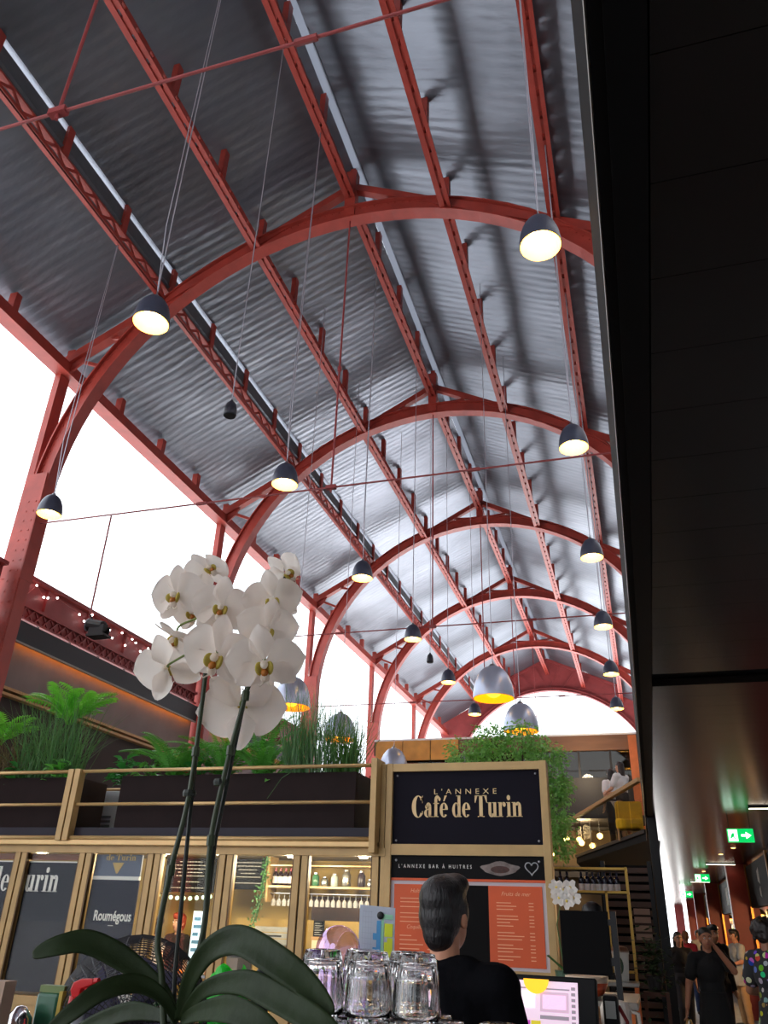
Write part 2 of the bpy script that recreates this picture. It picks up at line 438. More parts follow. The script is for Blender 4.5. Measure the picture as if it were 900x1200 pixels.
# ---- ground outside and hall floor
def floor_mat():
    m = mat('floor_screed', (138, 136, 133), 0.45, 0, 0.12, 1.2, 0.05, 20)
    return m
MB().bx(-13.4, 3.2, -28, 70, -0.2, 0.0).build('floor', floor_mat(), kind='structure')
gm = mat('pale_paving', (166, 168, 170), 0.9, 0, 0.06, 0.3)
MB().bx(-160, 160, -120, 240, -0.5, -0.21).build('ground', gm, kind='structure')

# ================================================================ left gallery between the columns
LX = -13.0
GREY = mat('grey_render', (112, 104, 104), 0.7, 0, 0.12, 1.5)
WOODS = mat('pale_wood', (176, 136, 88), 0.55, 0, 0.15, 8, stretch=(1, 1, 8))
wl = thing('wall_left', None, None, (LX, 20, 0), 0, None, 'structure')
for k in (-1, 0, 1, 2, 3, 4):
    ya, yb = ay(k) + 0.35, ay(k + 1) - 0.35
    MB().bx(LX - 0.25, LX - 0.13, ya - 0.4, yb + 0.4, 0, 6.1).build('lower_wall', mat('gallery_dark', (45, 34, 32), 0.8, 0, 0.2, 1), wl)
    if k > 1: continue
    gd = thing('gallery_girder', ('burgundy plate girder with lattice strip and fairy lights above the left gallery' if k == 0 else 'burgundy gallery girder %s' % ('at the far left edge before the first column' if k == -1 else 'behind the plants past the second column')), 'girder', (LX, ya, 7.4))
    L = yb - ya
    MB().bx(LX - 0.05, LX, ya, yb, 7.5, 8.46).build('plate', RED2, gd)
    MB().bx(LX - 0.12, LX + 0.14, ya, yb, 8.44, 8.53).build('top_flange', RED2, gd)
    MB().bx(LX - 0.05, LX + 0.09, ya, yb, 7.8, 7.87).build('rail', RED2, gd)
    MB().bx(LX - 0.05, LX + 0.09, ya, yb, 7.5, 7.55).build('rail', RED2, gd)
    nst = 5
    for i in range(nst): 
        yy = ya + L * (i + 0.5) / nst
        MB().bx(LX, LX + 0.08, yy - 0.03, yy + 0.03, 7.86, 8.45).build('stiffener', RED2, gd)
    mb = MB(); i = 0; yy = ya
    while yy < yb - 0.28:
        mb.beam((LX + 0.04, yy, 7.53), (LX + 0.04, yy + 0.28, 7.83), 0.035, 0.035, (1, 0, 0)); mb.beam((LX + 0.02, yy, 7.83), (LX + 0.02, yy + 0.28, 7.53), 0.035, 0.035, (1, 0, 0)); yy += 0.28
    mb.build('lattice', RED2, gd, kind='stuff')
    fb = thing('gallery_fascia', ('black fascia with warm light line over grey panel, left gallery' if k == 0 else 'black gallery fascia and grey panel %s' % ('at the far left edge' if k == -1 else 'half hidden behind the fern')), 'fascia', (LX, ya, 5.9))
    MB().bx(LX + 0.13, LX + 0.17, ya, yb, 6.96, 7.42).build('black_board', mat('fascia_black', (22, 22, 28), 0.6), fb)
    MB().bx(LX + 0.12, LX + 0.18, ya, yb, 6.925, 6.965).build('edge_trim', mat('trim_grey', (140, 135, 130), 0.5), fb)
    MB().bx(LX + 0.11, LX + 0.13, ya + 0.1, yb - 0.1, 6.985, 7.0).build('led_strip', mat('warm_led', (255, 170, 90), 0.5, emit=(255, 140, 50), estr=22), fb)
    MB().bx(LX - 0.1, LX + 0.0, ya, yb, 5.98, 7.4).build('panel', GREY, fb)
    for i in range(2): MB().bx(LX - 0.1, LX + 0.1 - 0.03 * i, ya, yb, 5.9 - 0.11 * i, 5.96 - 0.11 * i).build('wood_strip', WOODS, fb)
    for i in range(7):
        yy = ya + L * (i + 0.6) / 7
        MB().tube([(LX + 0.1, yy, 7.42), (LX + 0.12, yy, 7.47), (LX + 0.06, yy, 7.485)], 0.012, 6).build('hook', BLACK, fb)
# fairy lights on the girder
fl = thing('fairy_lights', 'string of tiny white fairy lights on the burgundy girder', 'lights', (LX + 0.1, 15, 8.0))
bulb = MB().ball((0, 0, 0), 0.026, 8, 5).mesh('bulb', mat('fairy_bulb', (255, 250, 240), 0.4, emit=(255, 245, 240), estr=9))
r = random.Random(3); pts = []
for i in range(26):
    yy = 13.65 + i * 0.26 + r.uniform(-0.1, 0.1)
    if 15.0 < yy < 15.4: continue
    p = Vector((LX + 0.11, yy, 7.97 + 0.4 * abs(math.sin(i * 1.9)) + r.uniform(-0.03, 0.05))); pts.append(p)
    inst(bulb, 'bulb', fl, p)
MB().tube(pts, 0.006, 4).build('wire', mat('wire_pale', (170, 110, 110), 0.6), fl)
# spotlight on a drop rod from the first tie
sp = thing('spotlight', 'black stage spotlight hanging on a thin rod before the girder', 'spotlight', (-10.69, Y0, 6.9))
MB().tube([(-10.7, Y0, 9.6), (-10.7, Y0, 7.2)], 0.02, 6).build('drop_rod', RED2, sp)
c = atY(118, 735, Y0); 
MB().tube([c + Vector((-0.28, -0.02, 0.06)), c + Vector((0.05, 0, 0.0)), c + Vector((0.12, 0, -0.02))], [0.13, 0.13, 0.08], 12).build('body', BLACK, sp)
MB().tube([c + Vector((-0.30, -0.02, 0.065)), c + Vector((-0.28, -0.02, 0.06))], 0.14, 12).build('lens_ring', mat('lens_grey', (120, 120, 130), 0.3), sp)
MB().bx(c.x - 0.2, c.x + 0.15, c.y - 0.12, c.y - 0.1, c.z - 0.18, c.z + 0.02).bx(c.x - 0.2, c.x + 0.15, c.y + 0.1, c.y + 0.12, c.z - 0.18, c.z + 0.02).bx(c.x - 0.22, c.x + 0.2, c.y - 0.14, c.y + 0.14, c.z - 0.22, c.z - 0.17).build('yoke', BLACK, sp)
MB().tube([(-10.7, Y0, 7.25), (c.x, c.y, c.z - 0.18)], 0.02, 6).build('arm', BLACK, sp)
# ================================================================ pendant lamps
SHADE = mat('lamp_charcoal', (62, 66, 82), 0.38, 0.2)
SHADE_IN = mat('lamp_inside', (255, 225, 150), 0.5, emit=(255, 190, 85), estr=1.25)
BULB = mat('lamp_bulb', (255, 245, 220), 0.5, emit=(255, 225, 165), estr=16)
SILVER = mat('lamp_silver', (168, 176, 196), 0.32, 0.55)
AMBER_IN = mat('lamp_amber', (250, 185, 40), 0.55, emit=(255, 165, 15), estr=0.75)
def shade_profile(R, H, n=12):
    pr = []
    for i in range(n + 1):
        t = i / n
        pr.append((R * (0.12 + 0.88 * (1 - (1 - t) ** 2) ** 0.62), H * (1 - t ** 1.15)))
    return pr
def pendant(name, label, pos, R, H, top, m_out, m_in, bulb_m, group, double=False, glow=0):
    """pos = centre of the rim; top = height of the fixing"""
    p = thing(name, label, 'lamp', (pos[0], pos[1], pos[2]), 0, group)
    T = Matrix.Translation(Vector(pos))
    pr = shade_profile(R, H)
    MB().lathe([(R * 0.06, H + 0.0)] + pr, 28, T, cap=False).build('shade', m_out, p, smooth=True)
    MB().lathe([(r * 0.965, z - 0.006 if i else z - 0.012) for i, (r, z) in enumerate(pr)], 28, T, cap=False).build('shade_lining', m_in, p, smooth=True)
    MB().lathe([(R * 0.97, 0), (R * 1.0, 0), (R * 1.0, 0.012), (R * 0.97, 0.012)], 28, T, cap=False).build('rim', m_out, p)
    MB().lathe([(R * 0.2, H - 0.01), (R * 0.14, H + 0.04), (R * 0.05, H + 0.05), (R * 0.04, H + 0.11)], 12, T).build('cap', STEEL, p)
    MB().ball((pos[0], pos[1], pos[2] + H * 0.34), (R * 0.46, R * 0.46, R * 0.5), 14, 10).build('bulb', bulb_m, p, smooth=True)
    if double:
        MB().tube([(pos[0], pos[1], pos[2] + H + 0.1), (pos[0] + 0.02, pos[1] - 0.14, pos[2] + H + 1.2), (pos[0], pos[1], top)], 0.008, 5).build('cable', CABLE, p)
    MB().tube([(pos[0], pos[1], pos[2] + H + 0.1), (pos[0] - 0.01, pos[1], pos[2] + H + 1.5), (pos[0], pos[1], top)], 0.009, 5).build('cable', CABLE, p)
    return p
LZ = 7.06 + EYE; LP = 4.44
rows = [(-0.39, 'right'), (-5.47, 'left'), (-10.5, 'far left')]
ordw = ['nearest', 'second', 'third', 'fourth', 'fifth', 'sixth', 'seventh']
RTOP = lambda x: EYE + up(x - CX) + 0.02 if abs(x - CX) < 5.1 else EYE + low(x - CX) + 0.02
for ri, (x, nm) in enumerate(rows):
    for i in range(6):
        y = 6.72 + LP * i
        if ri == 2 and i not in (1,): continue
        where = {0: 'of the right hand row beside the dark overhang', 1: 'of the left row along the hall', 2: ''}[ri]
        lb = ('charcoal bell pendant lamp glowing warm, %s %s' % (ordw[i], where)) if ri < 2 else 'charcoal bell pendant lamp alone before the white sky at far left'
        pendant('pendant_lamp', lb, (x, y, LZ - 0.17), 0.238, 0.43, RTOP(x), SHADE, SHADE_IN, BULB, 'small charcoal pendant lamps', double=True)
for i, (x, y, lb) in enumerate(((-2.79, 17.0, 'large silver dome pendant with amber inside, over the sign tree'), (-7.58, 17.0, 'large silver dome pendant behind the tall grass beside the orchid'), (-2.67, 20.4, 'large silver dome pendant behind the tree top'),
                             (-7.7, 20.7, 'large silver dome pendant hidden in the right hand grass'), (-7.25, 24.5, 'large silver dome pendant just above the sign corner'))):
    pendant('dome_pendant', lb, (x, y, 4.63 + EYE - 0.25 if i < 4 else 4.3 + EYE - 0.25 + 0.1), 0.45, 0.72, RTOP(x), SILVER, AMBER_IN, mat('amber_bulb', (255, 210, 80), 0.5, emit=(255, 180, 40), estr=3.0), 'large silver dome pendants')
for (x, y, lb) in ((-5.46, 8.97, 'small black hanging loudspeaker between the two left lamps'), (-5.54, 22.3, 'small black hanging loudspeaker far along the left lamp row')):
    s = thing('hanging_speaker', lb, 'speaker', (x, y, LZ - 0.15))
    T = Matrix.Translation(Vector((x, y, LZ - 0.15)))
    MB().lathe([(0.095, 0.0), (0.105, 0.03), (0.1, 0.12), (0.075, 0.22), (0.03, 0.27), (0.02, 0.3)], 20, T, cap=True).build('housing', mat('speaker_black', (36, 38, 48), 0.45), s, smooth=True)
    MB().lathe([(0.088, -0.004), (0.05, 0.01), (0.02, 0.018)], 20, T).build('grille', BLACK, s)
    MB().tube([(x, y, LZ + 0.14), (x, y, RTOP(x))], 0.009, 5).build('cable', CABLE, s)
# ================================================================ glass, shared small makers
def pane_mat(name, tint=(1, 1, 1), gloss=0.025):
    if name in MATS: return MATS[name]
    m = bpy.data.materials.new(name); m.use_nodes = True; nt = m.node_tree; nt.nodes.clear()
    out = nt.nodes.new('ShaderNodeOutputMaterial'); tr = nt.nodes.new('ShaderNodeBsdfTransparent'); gl = nt.nodes.new('ShaderNodeBsdfGlossy')
    tr.inputs[0].default_value = (*tint, 1); gl.inputs['Roughness'].default_value = 0.02
    lw = nt.nodes.new('ShaderNodeLayerWeight'); lw.inputs['Blend'].default_value = 0.5
    pw = nt.nodes.new('ShaderNodeMath'); pw.operation = 'POWER'; pw.inputs[1].default_value = 4.0
    nt.links.new(lw.outputs['Facing'], pw.inputs[0])
    ad = nt.nodes.new('ShaderNodeMath'); ad.operation = 'MULTIPLY_ADD'; ad.inputs[1].default_value = min(0.8, gloss * 10); ad.inputs[2].default_value = gloss * 0.4
    ad.use_clamp = True
    nt.links.new(pw.outputs[0], ad.inputs[0])
    mx = nt.nodes.new('ShaderNodeMixShader'); nt.links.new(ad.outputs[0], mx.inputs[0])
    nt.links.new(tr.outputs[0], mx.inputs[1]); nt.links.new(gl.outputs[0], mx.inputs[2]); nt.links.new(mx.outputs[0], out.inputs['Surface'])
    MATS[name] = m
    return m
PANE = pane_mat('window_glass', (0.95, 0.96, 0.95))
def flat_text(txt, name, parent, origin, ux, uz, h, material, align='LEFT', bold=0.0, sx=1.0, shear=0.0, space=1.0):
    """lettering lying flat on a face: origin, unit vectors along the line and up, cap height h"""
    cu = bpy.data.curves.new(name, 'FONT'); cu.body = txt; cu.size = h / 0.7; cu.align_x = align; cu.offset = bold; cu.shear = shear; cu.space_character = space
    cu.resolution_u = 3
    tmp = bpy.data.objects.new('tmp', cu); COL.objects.link(tmp)
    dg = bpy.context.evaluated_depsgraph_get(); dg.update()
    me = bpy.data.meshes.new_from_object(tmp.evaluated_get(dg)); bpy.data.objects.remove(tmp, do_unlink=True)
    ux = Vector(ux); uz = Vector(uz); origin = Vector(origin)
    I = ROOT[parent.name].inverted() if parent is not None and parent.name in ROOT else Matrix.Identity(4)
    for v in me.vertices: v.co = I @ (origin + ux * (v.co.x * sx) + uz * v.co.y)
    me.materials.clear(); me.materials.append(material); me.update()
    o = bpy.data.objects.new(name, me); COL.objects.link(o); o.parent = parent
    ROOT[o.name] = ROOT.get(parent.name, Matrix.Identity(4))
    return o

# ================================================================ dark overhang over the side corridor
SOFF = mat('soffit_brown', (27, 21, 19), 0.24, 0.0, 0.25, 0.7, spec=0.6, stretch=(0.6, 3, 1))
DARK = mat('overhang_black', (7, 6, 7), 0.7, spec=0.2)
ov = thing('ceiling', None, None, (0.08, 20, 3.13), 0, None, 'structure')
OZ = 3.13
MB().bx(0.062, 0.115, -20, 16.2, OZ, 4.08).build('fascia_board', DARK, ov)
MB().bx(0.115, 3.3, -20, 62, OZ + 0.06, OZ + 0.14).build('slab', DARK, ov)
MB().bx(0.09, 0.165, -20, 62, OZ - 0.01, OZ + 0.05).build('soffit_border', DARK, ov)
MB().tube([(0.06, -20, OZ + 0.0), (0.06, 16.2, OZ + 0.0)], 0.003, 6).build('edge_trim', mat('bright_trim', (120, 115, 110), 0.3, 1.0), ov)
pm = MB().bx(0, 3.1, 0, 0.2975, 0, 0.05).mesh('soffit_plank', SOFF)
for i in range(214):
    y = -2.0 + i * 0.3
    if abs(y + 0.15 - 5.25) < 0.14: y2 = y + 0.11; continue
    inst(pm, 'soffit_plank', ov, (0.17, y, OZ))
# posts along the corridor edge
for (x, y, lb) in ((0.08, 12.6, 'black square post at the open edge of the corridor'),):
    MB().bx(x, x + 0.125, y, y + 0.13, 0, OZ + 0.02).build('post', BLACK, None, lb, 'post', bevel=0.006)
# exit signs hanging from the soffit
GREEN = mat('exit_green', (10, 150, 70), 0.5, emit=(0, 170, 80), estr=1.3)
EXW = mat('exit_white', (230, 255, 240), 0.5, emit=(225, 255, 235), estr=2.4)
def exit_sign(px, X, wd, lb):
    c = atX(px[0], px[1], X); h = wd * 0.52
    s = thing('exit_sign', lb, 'sign', (c.x, c.y, c.z))
    MB().bx(c.x - wd / 2, c.x + wd / 2, c.y, c.y + 0.04, c.z - h / 2, c.z + h / 2).build('panel', GREEN, s, bevel=0.004)
    MB().bx(c.x - wd * 0.46, c.x - wd * 0.12, c.y - 0.004, c.y, c.z - h * 0.42, c.z + h * 0.42).build('white_field', EXW, s)
    # running figure on the white field, arrow on the green
    u = wd
    mb = MB()
    mb.ball((c.x - 0.27 * u, c.y - 0.006, c.z + 0.13 * u), (0.03 * u, 0.002, 0.03 * u), 8, 5)
    mb.build('figure_head', GREEN, s)
    MB().poly([(c.x - 0.33 * u, c.y - 0.006, c.z + 0.09 * u), (c.x - 0.24 * u, c.y - 0.006, c.z + 0.09 * u), (c.x - 0.25 * u, c.y - 0.006, c.z - 0.03 * u), (c.x - 0.18 * u, c.y - 0.006, c.z - 0.16 * u), (c.x - 0.23 * u, c.y - 0.006, c.z - 0.16 * u), (c.x - 0.29 * u, c.y - 0.006, c.z - 0.06 * u), (c.x - 0.38 * u, c.y - 0.006, c.z - 0.14 * u), (c.x - 0.41 * u, c.y - 0.006, c.z - 0.1 * u)]).build('figure_body', GREEN, s)
    MB().poly([(c.x + 0.02 * u, c.y - 0.004, c.z + 0.04 * u), (c.x + 0.2 * u, c.y - 0.004, c.z + 0.04 * u), (c.x + 0.2 * u, c.y - 0.004, c.z + 0.13 * u), (c.x + 0.4 * u, c.y - 0.004, c.z), (c.x + 0.2 * u, c.y - 0.004, c.z - 0.13 * u), (c.x + 0.2 * u, c.y - 0.004, c.z - 0.04 * u), (c.x + 0.02 * u, c.y - 0.004, c.z - 0.04 * u)]).build('arrow', EXW, s)
    for dx in (-0.4, 0.4): MB().tube([(c.x + dx * wd, c.y + 0.02, c.z + h / 2 - 0.01), (c.x + dx * wd, c.y + 0.02, OZ + 0.01)], 0.006, 6).build('hanger', BLACK, s)
exit_sign((868, 979), 1.3, 0.34, 'nearest and largest green exit sign under the dark soffit')
exit_sign((823, 1029), 1.36, 0.36, 'middle green exit sign in the corridor')
exit_sign((805, 1048), 1.3, 0.4, 'farthest small green exit sign in the corridor')
STRIP = mat('strip_light', (255, 250, 240), 0.5, emit=(255, 240, 215), estr=7)
for (x0, x1, y, lb) in ((1.33, 2.2, 11.55, 'long white strip light at the right edge of the soffit'), (1.35, 2.0, 21.6, 'short white strip light beyond the first exit sign'), (1.3, 1.9, 29.5, 'faint white strip light deep in the corridor')):
    s = thing('strip_light', lb, 'light', (x0, y, OZ - 0.03))
    MB().bx(x0, x1, y - 0.03, y + 0.03, OZ - 0.03, OZ + 0.0).build('housing', BLACK, s)
    MB().bx(x0 + 0.01, x1 - 0.01, y - 0.022, y + 0.022, OZ - 0.036, OZ - 0.03).build('diffuser', STRIP, s)
for (x, y) in ((1.62, 17.4), (1.5, 18.9), (1.45, 24.5)):
    s = thing('downlight', 'round recessed downlight in the soffit %s' % {17.4: 'nearest the big exit sign', 18.9: 'second past the big exit sign', 24.5: 'near the middle exit sign'}[y], 'light', (x, y, OZ - 0.02))
    MB().lathe([(0.05, -0.015), (0.05, 0.0)], 14, Matrix.Translation((x, y, OZ))).build('ring', STEEL, s)
    MB().lathe([(0.038, -0.018), (0.038, -0.012)], 14, Matrix.Translation((x, y, OZ))).build('lens', mat('warm_spot', (255, 200, 140), 0.5, emit=(255, 180, 110), estr=9), s)

# ---- shops along the right of the corridor
BROWN = mat('shop_brown', (84, 40, 30), 0.55, 0, 0.2, 2)
WARM = mat('shop_glow', (255, 200, 120), 0.6, emit=(255, 165, 80), estr=3.0)
WHITE_P = mat('white_print', (235, 232, 225), 0.6)
BRASS = mat('brass_trim', (190, 130, 60), 0.35, 0.8)
names = {0: 'with two white emblems at the right edge', 1: 'with a white emblem past the red pillar', 2: 'with three white letters deep in the corridor', 3: 'farthest along the corridor'}
for k in (0, 1, 2, 3):
    ya, yb = ay(k) + 0.5, ay(k + 1) - 0.5
    s = thing('shop_stall', 'dark market stall ' + names[k] + ', warm light inside', 'stall', (2.3, (ya + yb) / 2, 0))
    MB().bx(2.2, 2.32, ya, yb, 2.2, 3.05).build('sign_box', DARK, s)
    MB().bx(2.25, 2.75, ya, yb, 0, 1.05).build('counter', BROWN, s)
    MB().bx(2.2, 2.8, ya, yb, 1.05, 1.1).build('counter_top', mat('counter_stone', (120, 110, 100), 0.4, 0, 0.1), s)
    MB().bx(3.1, 3.2, ya, yb, 0, 3.1).build('back_wall', BROWN, s)
    for j in range(3):
        MB().bx(2.9, 3.1, ya + 0.3, yb - 0.3, 1.3 + 0.35 * j, 1.33 + 0.35 * j).build('shelf', WOODS, s)
        rr = random.Random(k * 10 + j); gm_ = [mat('goods_a', (200, 150, 90), 0.6), mat('goods_b', (120, 150, 60), 0.6), mat('goods_c', (210, 190, 150), 0.5)]
        for q in range(9):
            yy = ya + 0.6 + q * (yb - ya - 1.2) / 9 + rr.uniform(-0.1, 0.1)
            MB().bx(2.93, 3.08, yy, yy + rr.uniform(0.15, 0.4), 1.33 + 0.35 * j, 1.33 + 0.35 * j + rr.uniform(0.1, 0.24)).build('goods', gm_[rr.randrange(3)], s)
    for y in (ya, (ya + yb) / 2, yb): MB().bx(2.17, 2.22, y - 0.03, y + 0.03, 0, 3.1).build('edge_trim', BRASS, s)
    for q in range(3):
        y = ya + (q + 0.5) * (yb - ya) / 3
        MB().lathe([(0.03, 0.12), (0.06, 0.11), (0.15, 0.0), (0.155, -0.005)], 16, Matrix.Translation((2.6, y, 2.12)), cap=False).build('lamp_shade', BRASS, s)
        MB().ball((2.6, y, 2.12), 0.06, 10, 6).build('lamp_bulb', WARM, s)
        MB().tube([(2.6, y, 2.24), (2.6, y, 3.19)], 0.008, 5).build('lamp_cord', BLACK, s)
    lamp_light('stall_lamp', (2.55, (ya + yb) / 2, 2.0), 160, (1.0, 0.62, 0.3), 0.15, parent=s)
    # white emblems on the sign box, facing the corridor
    x = 2.195
    if k == 0:
        for (yy, zz, hh) in ((19.4, 2.75, 0.16), (19.4, 2.45, 0.11)):
            MB().poly([(x, yy - hh, zz - hh), (x, yy - hh, zz + hh), (x, yy + hh, zz + hh * 0.6), (x, yy + hh, zz - hh * 0.6)]).build('emblem', WHITE_P, s)
    else:
        for q in range(3):
            yy = ya + 2.2 + q * 1.3
            MB().poly([(x, yy, 2.4), (x, yy, 2.86), (x, yy + 0.7, 2.86), (x, yy + 0.7, 2.4)]).build('emblem', WHITE_P, s)
# ---- balcony with glass rail, cutting diagonally over the corridor
B0 = Vector((0.06, 16.2, OZ)); B1 = Vector((-1.68, 22.3, OZ))
bf = thing('balcony', 'diagonal balcony with glass balustrade and wooden handrail', 'balcony', (-0.6, 19, OZ))
MB().prism([(B0.x, B0.y, OZ), (0.3, 16.2, OZ), (0.3, 25.8, OZ), (-1.68, 25.8, OZ), (B1.x, B1.y, OZ)], (0, 0, 0.14)).build('floor_slab', DARK, bf)
d = (B1 - B0).normalized(); nrm = Vector((-d.y, d.x, 0))
HZ = OZ + 1.07
MB().beam(B0 + Vector((0, 0, 1.07)), B1 + Vector((0, 0, 1.07)), 0.1, 0.07).build('handrail', WOODS, bf)
MB().beam(B0 + Vector((0, 0, 0.16)), B1 + Vector((0, 0, 0.16)), 0.06, 0.06).build('glass_shoe', mat('shoe_dark', (40, 36, 34), 0.5), bf)
npn = 7
for i in range(npn):
    a = B0.lerp(B1, i / npn + 0.006); b = B0.lerp(B1, (i + 1) / npn - 0.006)
    MB().beam(a + Vector((0, 0, 0.62)), b + Vector((0, 0, 0.62)), 0.015, 0.86).build('glass_panel', pane_mat('balcony_glass', (0.9, 0.88, 0.8), 0.06), bf)
# ---- second building across the hall behind the tree
TIM = mat('timber_front', (150, 98, 48), 0.5, 0, 0.2, 3, stretch=(0.3, 1, 4))
DKW = mat('dark_front', (36, 33, 36), 0.6, 0, 0.15, 1)
bb = thing('timber_pavilion', 'two storey timber and dark glass pavilion closing the far view', 'building', (-4, 26.2, 0))
MB().bx(-8.4, 0.35, 26.0, 26.3, 6.62, 7.08).build('roof_beam', mat('roof_beam_wood', (120, 86, 66), 0.55, 0, 0.2, 2, stretch=(0.4, 1, 3)), bb)
MB().bx(-8.4, 0.35, 26.0, 56, 7.08, 7.14).build('roof', mat('bounce_membrane', (236, 236, 238), 0.8, 0, 0.05, 0.5), bb)  # unseen roof made pale and long to bounce light up the hall
for i in range(3): 
    x0 = -8.3 + i * 0.95
    MB().bx(x0, x0 + 0.92, 25.9, 25.95, 6.42, 7.06).build('plywood_panel', mat('plywood_orange', (214, 150, 66), 0.5, 0, 0.15, 3), bb)
MB().bx(-8.4, 0.3, 26.6, 26.7, 0, 6.7).build('back_wall', mat('pavilion_inside', (95, 78, 52), 0.7, 0, 0.3, 0.7), bb)
MB().bx(-8.4, 0.3, 26.02, 26.2, 4.3, 5.8).build('dark_band', DKW, bb)
for i in range(9):
    x0 = -8.35 + i * 0.96
    MB().bx(x0, x0 + 0.9, 26.1, 26.12, 5.8, 6.62).build('window_pane', pane_mat('dark_glass', (0.55, 0.52, 0.45), 0.08), bb)
    MB().bx(x0 + 0.9, x0 + 0.96, 26.04, 26.16, 5.8, 6.62).build('mullion', DKW, bb)
MB().bx(-0.12, 0.12, 25.75, 25.98, 4.3, 7.0).build('corner_post', mat('orange_post', (200, 110, 62), 0.5, 0, 0.1), bb)
MB().bx(-8.4, 0.3, 26.02, 26.2, 3.0, 3.3).build('floor_edge', DKW, bb)
for i in range(9):
    x = -3.2 + 0.36 * i + 0.1 * math.sin(i * 5); z = 3.75 + 0.22 * math.sin(i * 2.3)
    MB().ball((x, 24.2 + 0.25 * (i % 3), z), 0.075, 10, 6).build('globe_bulb', mat('globe_warm', (255, 225, 160), 0.5, emit=(255, 205, 120), estr=14), bb)
    MB().tube([(x, 24.2 + 0.25 * (i % 3), z + 0.07), (x, 24.2 + 0.25 * (i % 3), 4.4)], 0.01, 5).build('bulb_cord', BLACK, bb)
lamp_light('canopy_light', (-1.6, 24.6, 4.1), 130, (1.0, 0.75, 0.45), 0.2, parent=bb); lamp_light('upper_fill', (-1.5, 25.0, 5.9), 70, (1.0, 0.78, 0.5), 0.2, parent=bb)  # canopy light serves the globe bulbs; the upper one is added fill, no lamp
MB().bx(-8.4, 0.3, 23.9, 26.05, 4.38, 4.46).build('canopy', DKW, bb)
# ---- louvred wall between the stands and the corridor
lv = thing('louvred_screen', 'dark brown louvred timber screen beside the gold bottle shelf', 'screen', (-0.5, 13.6, 0))
for i in range(20):
    z = 0.25 + i * 0.115
    MB().bx(-0.62, 0.04, 13.55, 13.63, z, z + 0.075).build('slat', mat('louvre_brown', (72, 46, 34), 0.55, 0, 0.2, 4), lv)
for x in (-0.64, 0.04): MB().bx(x - 0.03, x + 0.03, 13.52, 13.68, 0, 2.6).build('upright', BLACK, lv)
for i in range(4): 
    MB().bx(-0.25, -0.02, 13.53, 13.545, 1.55 + 0.11 * i, 1.63 + 0.11 * i).build('card', mat('card_pale', (150, 120, 105), 0.7), lv)
MB().bx(-0.7, 0.08, 13.64, 13.7, 0, 2.55).build('backing', DARK, lv)
# ================================================================ fat serif lettering
def ring_pts(cx, cy, rx, ry, ix, iy, a0, a1, n=20, dx=0.0):
    q = []
    for i in range(n):
        t0 = math.radians(a0 + (a1 - a0) * i / n); t1 = math.radians(a0 + (a1 - a0) * (i + 1) / n)
        o0 = (cx + rx * math.cos(t0), cy + ry * math.sin(t0)); o1 = (cx + rx * math.cos(t1), cy + ry * math.sin(t1))
        i0 = (cx + dx + ix * math.cos(t0), cy + iy * math.sin(t0)); i1 = (cx + dx + ix * math.cos(t1), cy + iy * math.sin(t1))
        q.append([o0, o1, i1, i0])
    return q
def R_(x0, y0, x1, y1): return [(x0, y0), (x1, y0), (x1, y1), (x0, y1)]
def disc(cx, cy, r, n=14): return [(cx + r * math.cos(2 * PI * i / n), cy + r * math.sin(2 * PI * i / n)) for i in range(n)]
S = 0.30; TH = 0.055; CAPH = 1.5
